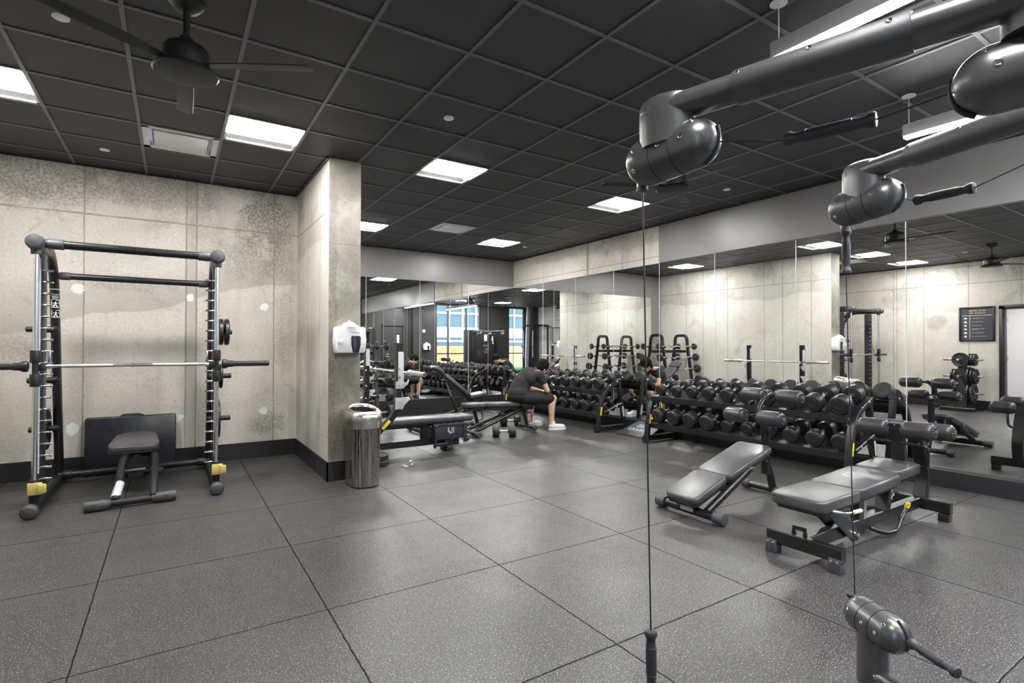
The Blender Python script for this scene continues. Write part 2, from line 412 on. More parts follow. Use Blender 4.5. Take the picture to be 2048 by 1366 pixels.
def dup(root, loc, rz=None, label=None, group=None, scale=None, rot=None):
    r = root.copy(); COL.objects.link(r); r.location = loc
    if rz is not None: r.rotation_euler = (0, 0, rz)
    if rot is not None: r.rotation_euler = rot
    if scale: r.scale = scale if isinstance(scale, (tuple, list)) else (scale,) * 3
    if label: r['label'] = label
    if group: r['group'] = group
    if root.name not in CH:
        CH[root.name] = [(c, kids(c)) for c in kids(root)]
    for c, gs in CH[root.name]:
        d = c.copy(); COL.objects.link(d); d.parent = r
        for e in gs:
            f = e.copy(); COL.objects.link(f); f.parent = d
    return r
def text_mesh(body, size, depth=.0006, align='CENTER', sp=1.0):
    cu = bpy.data.curves.new('t', 'FONT'); cu.body = body; cu.size = size; cu.extrude = depth; cu.align_x = align; cu.align_y = 'CENTER'
    cu.space_character = sp; cu.resolution_u = 3
    o = bpy.data.objects.new('t', cu); COL.objects.link(o)
    dg = bpy.context.evaluated_depsgraph_get(); dg.update()
    me = bpy.data.meshes.new_from_object(o.evaluated_get(dg))
    bpy.data.objects.remove(o); bpy.data.curves.remove(cu)
    return me
def baked(g, voxel, smooth=4, extra=None):
    """fuse overlapping volumes into one continuous skin"""
    me = bpy.data.meshes.new('tmp'); bmesh.ops.recalc_face_normals(g.bm, faces=g.bm.faces); g.bm.to_mesh(me); g.bm.free()
    o = bpy.data.objects.new('tmp', me); COL.objects.link(o)
    r = o.modifiers.new('r', 'REMESH'); r.mode = 'VOXEL'; r.voxel_size = voxel
    if smooth:
        s = o.modifiers.new('s', 'SMOOTH'); s.iterations = smooth; s.factor = .5
    dg = bpy.context.evaluated_depsgraph_get(); dg.update()
    m2 = bpy.data.meshes.new_from_object(o.evaluated_get(dg))
    bpy.data.objects.remove(o); bpy.data.meshes.remove(me)
    g2 = G(); g2.bm.from_mesh(m2); bpy.data.meshes.remove(m2); return g2
def mark(name, body, size, o, x, y, mat, parent, sp=1.):
    g = G(); me = text_mesh(body, size, sp=sp); g.add(me, frame_mt(o, x, y)); bpy.data.meshes.remove(me)
    return obj(name, g, mat, parent)

m = M['polished']; nt = m.node_tree; N = nt.nodes; L = nt.links; b = N['Principled BSDF']
g = N.new('ShaderNodeNewGeometry'); mp = N.new('ShaderNodeMapping'); mp.inputs['Scale'].default_value = (1, 1, .05); L.new(g.outputs['Position'], mp.inputs[0])
bp = N.new('ShaderNodeBump'); bp.inputs['Strength'].default_value = 1.; bp.inputs['Distance'].default_value = .12
L.new(noise(N, L, mp.outputs[0], 26, 2), bp.inputs['Height']); L.new(bp.outputs[0], b.inputs['Normal'])
# ------------------------------------------------------------------ room
H = 3.203; XR = 6.27; XL = -2.05; YA = 6.975; YP = 5.36; XP = 1.29; XQ = 1.605; YB = 9.71; YS = -1.3
def wall(name, boxes, mat, **k):
    g = G()
    for a, b_ in boxes: g.box([(p + q) / 2 for p, q in zip(a, b_)], [abs(q - p) for p, q in zip(a, b_)])
    return struct(name, g, mat, **k)
g = G(); g.box(((XL + XR) / 2, 4.2, -.05), (XR - XL + .6, 11.4, .1)); struct('floor', g, 'floor')
TX, TY, T = 1.58, 2.364, .611
lights = [(-5, 4), (-2, 4), (1, 4), (5, 4), (1, 9), (5, 9), (-2, -4), (1, -4), (5, -4)]  # the row behind the camera is unseen, added to even out the room's light
vents = [(-3, 5), (3, 8)]
g = G(); gb = G()
for i in range(-6, 8):
    for j in range(-6, 12):
        if (i, j) in lights or (i, j) in vents: continue
        x0 = max(TX + i * T, XL); x1 = min(TX + (i + 1) * T, XR + .02); y0 = max(TY + j * T, YS); y1 = min(TY + (j + 1) * T, YB + .02)
        if x1 <= x0 or y1 <= y0 or (x1 < XQ - .02 and y0 > YA): continue
        g.box(((x0 + x1) / 2, (y0 + y1) / 2, H + .012), (x1 - x0, y1 - y0, .016))
g.box(((XL + XR) / 2, 4.2, H + .25), (XR - XL + .6, 11.4, .1))
struct('ceiling', g, 'tile')
for i in range(-5, 8):
    x = TX + i * T; gb.box((x, (YS + (YA if x < XP else YB)) / 2, H), (.024, (YA if x < XP else YB) - YS, .008))
for j in range(-5, 12):
    y = TY + j * T; x0 = XL if y < YA else XQ; gb.box(((x0 + XR) / 2, y, H - .0006), (XR - x0, .024, .007))
struct('trim_1', gb, 'grid')
g = G()
for (a, b_, c, d) in ((XL, YA, XP, YA), (XL, YS, XL, YA), (XR - .02, YS, XR - .02, YB), (XQ, YB - .01, XR, YB - .01)):
    L_ = math.hypot(c - a, d - b_); g.box(((a + c) / 2, (b_ + d) / 2, H - .004), (max(abs(c - a), .03), max(abs(d - b_), .03), .022))
g.box((XP - .012, (YP + YA) / 2, H - .004), (.024, YA - YP, .02))
struct('trim_2', g, 'baseboard')
wall('wall_back', [((XL - .15, YA, 0), (XP + .05, YA + .15, H))], 'concA')
wall('wall_pillar', [((XP + .004, YP + .004, 0), (XQ, YB + .15, H))], 'concP')
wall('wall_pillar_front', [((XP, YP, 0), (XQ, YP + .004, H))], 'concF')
DY0, DY1, DZ = 2.88, 3.74, 2.15
wall('wall_left', [((XL - .15, DY1, 0), (XL, YA, H)), ((XL - .15, YS - .15, 0), (XL, DY0, H)), ((XL - .15, DY0, DZ), (XL, DY1, H))], 'concL')
wall('wall_right', [((XR + .008, YS - .1, 0), (XR + .15, YB + .1, 2.62))], 'blackwall')
wall('wall_right_soffit', [((XR - .002, 5.58, 2.62), (XR + .15, YB + .1, H))], 'concR')
wall('wall_right_fascia', [((XR - .02, YS, 2.62), (XR + .15, 5.58, H))], 'greypaint')
wall('wall_alcove', [((XQ, YB - .01, 2.63), (XR, YB + .15, H)), ((XQ, YB - .01, 0), (1.94, YB + .15, 2.63)), ((1.94, YB + .008, 0), (XR, YB + .15, 2.63))], 'greypaint')
wall('baseboard_right', [((XR - .10, YS, 0), (XR + .005, YB, .160))], 'baseboard')
wall('baseboard_alcove', [((XQ, YB - .05, 0), (XR, YB + .005, .300))], 'baseboard')
wall('baseboard_back', [((XL, YA - .014, 0), (XP, YA, .19))], 'baseboard')
wall('baseboard_pillar', [((XP - .014, YP - .014, 0), (XP, YA, .19)), ((XP - .014, YP - .014, 0), (XQ + .014, YP, .19)), ((XQ, YP, 0), (XQ + .014, YB - .05, .19))], 'baseboard')
wall('baseboard_left', [((XL, DY1 + .07, 0), (XL + .014, YA, .19)), ((XL, YS, 0), (XL + .014, DY0 - .07, .19))], 'baseboard')
# front wall (behind the camera): dark, with two tall windows and a black door
W1, W2 = (.92, 3.08), (-1.46, -.58)
dx0, dx1 = 4.52, 5.46
wall('wall_front', [((XL - .1, YS - .15, 0), (W2[0], YS, H)), ((W2[1], YS - .15, 0), (W1[0], YS, H)), ((W1[1], YS - .15, 0), (dx0, YS, H)), ((dx1, YS - .15, 0), (XR + .1, YS, H)), ((dx0, YS - .15, 2.2), (dx1, YS, H)),
                    ((W2[0], YS - .15, 0), (W2[1], YS, .15)), ((W1[0], YS - .15, 0), (W1[1], YS, .15)), ((W2[0], YS - .15, 3.15), (W2[1], YS, H)), ((W1[0], YS - .15, 3.15), (W1[1], YS, H))], 'blackwall')
wall('trim_3', [((3.95, YS, 0), (4.22, YS + .22, H))], 'blackwall')
wall('trim_4', [((XL, YS, 0), (-1.68, YS + .3, H))], 'blackwall')
g = G(); g.bar([(-1.5, YS + .1, 0), (-1.62, YS + .1, H)], .16, .1, up=(0, 1, 0)); struct('trim_5', g, 'curtain')
for n, (a, b_), mull in (('window_1', W1, (1.62, 2.5)), ('window_2', W2, ())):
    w = G(); y = YS - .07
    for x in (a + .025, b_ - .025): w.box((x, y, 1.65), (.05, .07, 3.0))
    for x in mull: w.box((x, y, 1.65), (.06, .09, 3.0))
    for z in (.175, 1.02, 3.125): w.box(((a + b_) / 2, y, z), (b_ - a, .06, .05))
    wo = struct(n, w, 'windowframe')
    p = G(); p.box(((a + b_) / 2, y, 1.65), (b_ - a - .08, .008, 2.9)); po = obj('window_pane', p, 'glass', wo)
wall_c = None
g = G(); g.box(((dx0 + dx1) / 2, YS - .05, 1.09), (dx1 - dx0 - .1, .045, 2.18)); d2 = struct('door_2', g, 'blackwall')
g = G()
for x in (dx0 + .03, dx1 - .03): g.box((x, YS - .0, 1.1), (.07, .06, 2.2))
g.box(((dx0 + dx1) / 2, YS - .0, 2.2), (dx1 - dx0, .06, .07)); obj('door_frame', g, 'blackwall', d2)
g = G(); g.box((4.78, YS - .02, 1.55), (.11, .012, .5), bev=.004); obj('door_window', g, 'silver', d2)
g = G(); g.tube([(5.3, YS - .02, 1.02), (5.3, YS + .04, 1.02), (5.17, YS + .04, 1.02)], .011, 10, .02); obj('door_handle', g, 'chrome', d2)
# door 1, open, in the left wall
g = G()
for y in (DY0 - .0, DY1 + .0): g.box((XL + .0, y, DZ / 2 + .02), (.17, .09, DZ + .05), bev=.006)
g.box((XL, (DY0 + DY1) / 2, DZ + .02), (.17, DY1 - DY0 + .09, .09), bev=.006)
d1 = struct('door_1', g, 'black')
lf = G(); rl = Matrix.Rotation(math.radians(8), 3, 'Z'); lf.box((XL - .52, DY0 + .12, 1.06), (.84, .045, 2.08), rot=rl, bev=.003); lo = obj('door_leaf', lf, 'doorleaf', d1)
h = G(); h.tube([(XL - .85, DY0 + .1, 1.0), (XL - .85, DY0 + .2, 1.0), (XL - .73, DY0 + .22, 1.0)], .011, 10, .02)
h.cyl((XL - .85, DY0 + .08, 1.), (XL - .85, DY0 + .12, 1.), .026); obj('door_handle', h, 'black', lo)
for z in (.3, 1.1, 1.9):
    h = G(); h.box((XL - .09, DY1 - .05, z), (.1, .012, .1)); obj('hinge', h, 'chrome', d1)
# hallway beyond door 1
wall('wall_hall', [((-4.9, 1.2, 0), (-4.8, 5.6, 2.7)), ((-4.9, 1.1, 0), (XL - .15, 1.2, 2.7)), ((-4.9, 5.6, 0), (XL - .15, 5.7, 2.7)), ((-4.9, 1.1, 2.7), (XL - .15, 5.7, 2.8))], 'hallwall')
g = G(); g.box((-3.5, 3.4, -.05), (2.8, 4.6, .098)); struct('floor_hall', g, 'pave')
L_ = thing('ceiling_panel_light', 'flat lit panel light on the ceiling of the room seen through the open door', 'light', (-3.4, 3.5, 2.68))
g = G(); g.box((-3.4, 3.5, 2.685), (.9, .6, .03)); obj('housing', g, 'trafwhite', L_)
g = G(); g.box((-3.4, 3.5, 2.668), (.84, .54, .006)); obj('diffuser', g, emit('hall_lens', (1, .97, .93), 9.), L_)

# ---------------------------------------------------------------- mirrors
ORD = ['nearest the corner', 'second from the corner', 'third from the corner', 'fourth from the corner, beside the fascia break', 'fifth from the corner', 'sixth from the corner',
       'seventh from the corner', 'eighth from the corner', 'ninth from the corner', 'tenth from the corner', 'farthest from the corner']
def panel(name, lab, a, b_, grp, cat='mirror'):
    g = G(); c = [(p + q) / 2 for p, q in zip(a, b_)]; d = [abs(q - p) for p, q in zip(a, b_)]
    g.box(c, d, bev=.0029, seg=1)
    o = obj(name, g, ['mirror', 'mirroredge'], ang=10); ax = 0 if d[0] < d[1] else 1
    for p in o.data.polygons:
        if abs(abs(p.normal[ax]) - 1) > .01: p.material_index = 1
    tag(o, lab, cat, grp)
ys = [YB - .008, 8.61, 7.59, 6.58, 5.585, 4.60, 3.475, 2.35, 1.25, .15, -.9]
for k in range(10):
    panel('mirror_panel', 'tall frameless mirror panel on the right-hand wall, %s' % ORD[k], (XR, ys[k + 1] + .0015, .162), (XR + .006, ys[k] - .0015, 2.618), 'mirror panels along the right-hand wall')
xs = [1.945, 3.01, 4.08, 5.16, XR - .003]
for k, w in enumerate(['beside the concrete pillar', 'second from the pillar, behind the flat bench press', 'third from the pillar, behind the tilted bench', 'next to the corner, behind the seated man']):
    panel('mirror_panel', 'mirror panel on the far wall, %s' % w, (xs[k] + .0015, YB, .302), (xs[k + 1] - .0015, YB + .006, 2.628), 'mirror panels along the far wall')

# ---------------------------------------------------------------- ceiling fixtures
LL = {(-5, 4): 'square recessed ceiling light cut by the left edge of the picture', (-2, 4): 'square recessed ceiling light beside the white air diffuser, above the smith machine side',
      (1, 4): 'square recessed ceiling light just right of the concrete pillar top', (5, 4): 'square recessed ceiling light near the right-hand mirror wall, behind the hanging cable',
      (1, 9): 'square recessed ceiling light in the far alcove, half hidden by the pillar', (5, 9): 'square recessed ceiling light in the far right corner',
      (-5, -4): 'unseen square ceiling light added as fill behind the camera, by the left wall', (-2, -4): 'unseen square ceiling light added as fill behind the camera, left of centre',
      (1, -4): 'unseen square ceiling light added as fill behind the camera, above the cable tower', (5, -4): 'unseen square ceiling light added as fill behind the camera, by the mirror wall'}
for (i, j) in lights:
    x = TX + (i + .5) * T; y = TY + (j + .5) * T; h = T / 2 - .012
    t = thing('recessed_light', LL[(i, j)], 'light', (x, y, H), group='square recessed ceiling lights')
    g = G()
    for a, b_, c, d in ((-h, -h, h, -h + .02), (-h, h - .02, h, h), (-h, -h, -h + .02, h), (h - .02, -h, h, h)):
        g.box((x + (a + c) / 2, y + (b_ + d) / 2, H + .002), (abs(c - a), abs(d - b_), .008))
    g.box((x, y, H + .1), (2 * h, 2 * h, .004))
    for sx in (-1, 1): g.box((x + sx * h, y, H + .05), (.004, 2 * h, .1)); g.box((x, y + sx * h, H + .05), (2 * h, .004, .1))
    obj('frame', g, 'trafwhite', t)
    g = G(); g.box((x, y + h * .62, H + .03), (2 * h - .03, h * .68, .004), rot=Matrix.Rotation(math.radians(-10), 3, 'X')); obj('reflector', g, 'reflector', t)
    g = G(); g.box((x, y - h * .32, H + .008), (2 * h - .008, h * 1.34, .03), bev=.008); obj('lens', g, 'lens', t)
for (i, j), lab in zip(vents, ('white square air diffuser between two ceiling lights over the smith machine side', 'white square air diffuser in the far alcove ceiling')):
    x = TX + (i + .5) * T; y = TY + (j + .5) * T; h = T / 2 - .012
    t = thing('air_diffuser', lab, 'vent', (x, y, H), group='white square ceiling air diffusers')
    g = G()
    for k, (a, z) in enumerate(((h, 0), )):
        for sx in (-1, 1):
            g.box((x + sx * (h - .025), y, H + .004), (.05, 2 * h, .006)); g.box((x, y + sx * (h - .025), H + .004), (2 * h, .05, .006))
    for sx in (-1, 1):
        g.box((x + sx * (h - .06), y, H + .035), (.004, 2 * h - .1, .07), rot=Matrix.Rotation(sx * .5, 3, 'Y')); g.box((x, y + sx * (h - .06), H + .035), (2 * h - .1, .004, .07), rot=Matrix.Rotation(-sx * .5, 3, 'X'))
    g.box((x, y, H + .1), (2 * h, 2 * h, .004)); obj('frame', g, 'trafwhite', t)
    g = G(); g.box((x, y, H - .004), (2 * h - .17, 2 * h - .17, .012), bev=.004); obj('plate', g, 'trafwhite', t)
for (x, y), lab in zip(((-.55, 3.91), (-.56, 6.33), (1.89, 3.91), (5.53, 3.89), (5.55, 8.21)),
        ('round white sprinkler cover at the upper left, nearest the camera', 'round white sprinkler cover near the left wall beside the air diffuser', 'round white sprinkler cover in the middle of the ceiling above the bright light',
         'round white sprinkler cover right of the round pulley head, near the mirror wall', 'round white sprinkler cover in the far right corner')):
    g = G(); g.lathe((x, y, H + .0), (0, 0, -1), [(.04, -.01), (.042, .004), (.036, .008), (.001, .009)], 28)
    tag(obj('sprinkler_cover', g, 'trafwhite'), lab, 'sprinkler', 'round white sprinkler covers')
def fan(x, y, lab, a0=PI / 2):
    t = thing('ceiling_fan', lab, 'fan', (x, y, H), group='black ceiling fans')
    g = G(); g.lathe((x, y, H), (0, 0, -1), [(.085, 0), (.085, .02), (.06, .05), (.03, .06)], 28); obj('canopy', g, 'matte', t)
    g = G(); g.cyl((x, y, H - .05), (x, y, H - .22), .017, 14); obj('downrod', g, 'matte', t)
    g = G(); g.lathe((x, y, H - .195), (0, 0, -1), [(.02, 0), (.034, .01), (.036, .035), (.095, .06), (.112, .085), (.116, .11), (.116, .17)], 32); obj('motor_housing', g, 'matte', t)
    g = G(); g.lathe((x, y, H - .365), (0, 0, -1), [(.115, 0), (.15, .018), (.158, .03), (.15, .04), (.09, .045), (.01, .046)], 36); obj('bottom_cap', g, 'matte', t)
    for k in range(3):
        a = k * 2 * PI / 3 + a0; r = Matrix.Rotation(a, 4, 'Z'); g = G()
        g.prism([(.11, -.03), (.3, -.045), (.66, -.05), (.69, -.02), (.66, .04), (.3, .035), (.11, .02)], .006, Matrix.Translation((x, y, H - .355)) @ r @ Matrix.Rotation(.12, 4, 'X'), bev=.002)
        obj('blade', g, 'matte', t)
fan(.05, 3.35, 'black ceiling fan at the top left of the room'); fan(3.95, 3.35, 'black ceiling fan behind the nearer round pulley head', PI / 6)
def pendant(x, y0, y1, lab):
    t = thing('linear_pendant', lab, 'light', (x, (y0 + y1) / 2, 2.9), group='long grey linear pendant lights')
    g = G(); g.box((x, (y0 + y1) / 2, 2.945), (.07, y1 - y0, .085), bev=.003); obj('housing', g, 'pendant', t)
    g = G(); g.box((x, (y0 + y1) / 2, 2.896), (.058, y1 - y0 - .01, .016)); obj('lens', g, 'strip', t)
    for y in (y1 - .03, (y0 + y1) / 2, y0 + .1):
        g = G(); g.lathe((x, y, H), (0, 0, -1), [(.045, 0), (.045, .006), (.01, .01)], 20); c = obj('ceiling_rose', g, 'trafwhite', t)
        g = G(); g.cyl((x, y, H - .005), (x, y, 2.98), .003, 8); obj('hanging_rod', g, 'silver', t)
pendant(2.76, -1.0, 1.65, 'long linear pendant light at the upper right, behind the nearer pulley arm'); pendant(4.6, -1.0, 1.73, 'long linear pendant light farther right, above the second pulley arm')

# ---------------------------------------------------------------- outside, seen only in the mirrors
g = G(); g.box((0, -8, -.12), (30, 12.5, .2)); struct('floor_outside', g, 'pave')
t = thing('office_building', 'blue-white glass office building outside the windows, seen in the mirrors', 'building', (0, -13, 0))
g = G(); g.box((0, -14, 5), (26, 2, 10)); obj('glass_wall', g, 'tealglass', t)
g = G()
for z in (1.7, 2.3, 3.6, 4.5, 5.7, 7.0, 8.2): g.box((0, -12.96, z), (26, .1, .12 if z != 2.3 else .7))
for k in range(-12, 13): g.box((k * 1.05, -12.96, 5), (.1, .12, 10))
obj('mullions', g, 'facadewhite', t)
g = G(); g.box((0, -12.9, .8), (26, .1, 1.6)); obj('storefront', g, 'facadedark', t)
g = G(); g.box((0.2, -5.2, .67), (14, .05, 1.38)); tag(obj('hoarding', g, 'plywood'), 'tan plywood hoarding outside the windows, seen in the mirrors', 'fence')
g = G(); g.box((-1.5, -3.4, .12), (3.2, 1.6, .28), bev=.08); tag(obj('hedge', g, 'green'), 'low green planting outside the window, seen in the mirrors', 'plant')
# ---------------------------------------------------------------- weight plates (prototype lies around local X)
def plate_parts(t, r, th, x0, y, z):
    g = G()
    g.lathe((x0, y, z), (1, 0, 0), [(.026, 0), (.045, 0), (.05, .004), (r * .62, .006), (r * .8, .002), (r * .84, 0), (r - .006, 0), (r, .006), (r, th - .006), (r - .006, th), (r * .84, th), (r * .8, th - .002), (r * .62, th - .006), (.05, th - .004), (.045, th), (.026, th)], 36)
    obj('disc', g, 'iron', t)
    for k in range(3):
        a = k * 2 * PI / 3 + .3; g = G(); c = V((x0 + th / 2, y + math.cos(a) * r * .58, z + math.sin(a) * r * .58))
        g.box(c, (th + .012, r * .34, r * .15), rot=Matrix.Rotation(a + PI / 2, 3, 'X'), bev=.005); obj('grip_lug', g, 'iron', t)
def plate(x0, y, z, r, th, lab, grp, rot=None):
    t = thing('weight_plate', lab, 'weight plate', (0, 0, 0), group=grp); plate_parts(t, r, th, x0, y, z)
    for c in kids(t): c.data.transform(Matrix.Translation((-x0, -y, -z)))
    t.location = (x0, y, z)
    if rot: t.rotation_euler = rot
    return t

# ---------------------------------------------------------------- smith machine
XA, XB, YR = -.92, .34, 5.58
t = thing('smith_machine', 'tall black smith machine with steel guide rods and chrome pins by the concrete wall', 'smith machine', ((XA + XB) / 2, 6.0, 0))
for s, x in ((1, XA), (-1, XB)):
    g = G(); g.tube([(x, 5.42, .052), (x, 6.78, .052)], .043, 18); fo = obj('base_tube', g, 'black', t)
    for y, d in ((5.42, -1), (6.78, 1)):
        g = G(); g.lathe((x, y, .055), (0, d, 0), [(.055, -.02), (.058, 0), (.056, .02), (.04, .04), (.01, .048)], 24); obj('end_cap', g, 'gripgrey', fo)
    g = G(); g.cyl((x, YR, .26), (x, YR, 2.1), .0185, 20); obj('guide_rod', g, 'rod', t)
    g = G(); g.cyl((x, YR, .09), (x, YR, .27), .032, 20, .004); obj('rod_socket', g, 'matte', t)
    g = G(); g.lathe((x, YR - .10, 2.15), (0, 1, 0), [(.01, 0), (.045, .008), (.06, .03), (.062, .07), (.058, .13), (.055, .2)], 24)
    g.cyl((x, YR, 2.06), (x, YR, 2.15), .036, 18); obj('top_joint', g, 'gripgrey', t)
    # pin panel behind the rod
    g = G(); g.box((x, 5.80, 1.1), (.05, .13, 1.98), bev=.006); g.box((x, 5.74, 1.1), (.03, .03, 1.96)); pn = obj('pin_panel', g, 'graphite', t)
    g = G(); g.cyl((x + s * .01, 5.66, .3), (x + s * .01, 5.66, 2.04), .007, 10); obj('counter_rod', g, 'silver', t)
    for k in range(19):
        z = .24 + k * .095; g = G(); g.cyl((x + s * .01, 5.735, z), (x + s * .085, 5.735, z), .009, 10, .002); g.cyl((x - s * .01, 5.70, z), (x + s * .012, 5.72, z), .005, 8); obj('pin', g, 'chrome', pn)
    # rear arch
    g = G(); g.sweep([(x, YR + .05, 2.15), (x, 6.16, 2.16), (x, 6.34, 1.95), (x, 6.7, .08)], [(.036 * math.cos(a * PI / 9), .06 * math.sin(a * PI / 9)) for a in range(18)], bend=.2, up=(0, 0, 1), bn=8)
    ar = obj('rear_arch', g, 'black', t)
    for z, y in ((1.478, 6.30), (1.015, 6.36), (.56, 6.44)):
        g = G(); g.lathe((x + s * .04, y, z), (-s, 0, 0), [(.015, 0), (.035, .02), (.026, .09), (.025, .22), (.02, .225)], 18); obj('storage_horn', g, 'matte', t)
    # bar carriage
    g = G()
    for z in (1.245, 1.055): g.cyl((x, YR, z - .05), (x, YR, z + .05), .034, 20, .004)
    g.cyl((x, YR, 1.09), (x, YR, 1.22), .02, 14); g.box((x + s * .035, YR + .04, 1.155), (.05, .06, .05), bev=.006); obj('carriage', g, 'matte', t)
    g = G(); g.box((x + s * .075, YR + .07, 1.24), (.02, .02, .1), bev=.004); g.cyl((x + s * .05, YR + .06, 1.16), (x + s * .09, YR + .06, 1.16), .02, 14); obj('hook', g, 'chrome', t)
    g = G(); g.box((x + .01, YR - .03, .20), (.09, .02, .095), bev=.004); g.box((x + .055, YR - .045, .20), (.05, .03, .07), bev=.004); g.box((x + .07, YR - .045, .20), (.014, .036, .03)); obj('safety_stop', g, 'mustard', t)
g = G(); g.tube([(XA, YR + .0, 2.15), (XB, YR, 2.15)], .034, 20); tb = obj('top_bar', g, 'black', t)
for x in (XA + .12, XB - .10):
    g = G(); g.cyl((x - .05, YR, 2.15), (x + .05, YR, 2.15), .042, 20, .003); obj('collar', g, 'gripgrey', tb)
g = G(); g.tube([(XA + .03, 6.3, 1.97), (XB - .03, 6.3, 1.97)], .03, 20); rb = obj('rear_bar', g, 'black', t)
for x, s in ((XA + .03, 1), (XB - .03, -1)):
    g = G(); g.lathe((x, 6.3, 1.97), (s, 0, 0), [(.005, -.03), (.036, .02), (.036, .09), (.032, .092)], 20); obj('collar', g, 'gripgrey', rb)
g = G(); g.tube([(XA, 6.62, .085), (XB, 6.62, .085)], .033, 20)
for x, s in ((XA, 1), (XB, -1)): g.cyl((x + s * .03, 6.62, .085), (x + s * .11, 6.62, .085), .042, 20, .004)
obj('bottom_bar', g, 'black', t)
g = G(); g.cyl((XA + .06, YR + .06, 1.165), (XB - .06, YR + .06, 1.165), .0135, 18)
br = obj('lifting_bar', g, 'rod', t)
for x in (-.6, .02):
    g = G(); g.cyl((x - .17, YR + .06, 1.165), (x + .17, YR + .06, 1.165), .0148, 18, .001); obj('knurled_grip', g, 'knurl', br)
g = G(); g.cyl((-.30, YR + .06, 1.165), (-.285, YR + .06, 1.165), .018, 18); obj('centre_ring', g, 'chrome', br)
for s, x in ((-1, XA), (1, XB)):
    g = G(); g.lathe((x + s * .045, YR + .04, 1.165), (s, 0, 0), [(.02, 0), (.042, .006), (.044, .03), (.032, .055), (.03, .09), (.025, .1), (.025, .40), (.021, .405)], 24); obj('bar_sleeve', g, 'matte', t)
for bd, x_, sz, z in (('MULTIPOWER', XA + .012, .021, 1.835), ('____', XA + .012, .03, 1.80), ('- - -', XA, .02, 1.31)):
    pass
g = G()
mt_ = frame_mt((XA + .0, 6.312, 1.0), (1, 0, 0), (0, 0, 1))
def pict(g, x, z, y, s=.03):
    for a, b_, c, d in ((-1, -1.15, 1, -1.0), (-1, 1.0, 1, 1.15), (-1, -1.15, -.9, 1.15), (.9, -1.15, 1, 1.15)):
        g.box((x + (a + c) / 2 * s, y, z + (b_ + d) / 2 * s), (abs(c - a) * s, .002, abs(d - b_) * s))
    g.sph((x, y, z + .45 * s), .22 * s, sy=.1, n=10)
    for dx, dz, ro in ((0, 0, 0), (-.28, -.6, .35), (.28, -.6, -.35)): g.box((x + dx * s, y, z + dz * s), (.22 * s, .002, .8 * s), rot=Matrix.Rotation(ro, 3, 'Y'))
    g.box((x, y, z + .2 * s), (1.5 * s, .002, .12 * s))
for z in (1.715, 1.625): pict(g, XA + .012, z, 6.33 + (1.95 - z) * .197 - .052)
for k in range(5): g.box((XA + .012, 6.33 + (1.95 - 1.78) * .197 - .052, 1.80 - k * .011), (.05 - (k % 2) * .012, .002, .003))
obj('instruction_print', g, 'white', t)
mark('lettering', 'MULTIPOWER', .0125, (XA + .012, 6.292, 1.845), (1, 0, 0), (0, 0, 1), 'white', t)

pg = 'weight plates stored on the smith machine'
plate(.40, 6.30, 1.478, .138, .04, 'small black weight plate on the top right storage horn of the smith machine, inner one', pg)
plate(.455, 6.30, 1.478, .138, .04, 'small black weight plate on the top right storage horn of the smith machine, outer one', pg)
plate(.385, 6.36, 1.015, .16, .018, 'black weight plate on the middle right horn of the smith machine, against the frame', pg)
plate(.415, 6.36, 1.015, .128, .026, 'black weight plate on the middle right horn of the smith machine, outer one', pg)
plate(.39, 6.44, .56, .205, .032, 'largest black weight plate on the lowest right horn of the smith machine', pg)
plate(-1.0, 6.44, .56, .19, .032, 'black weight plate on the lowest left horn of the smith machine', pg)

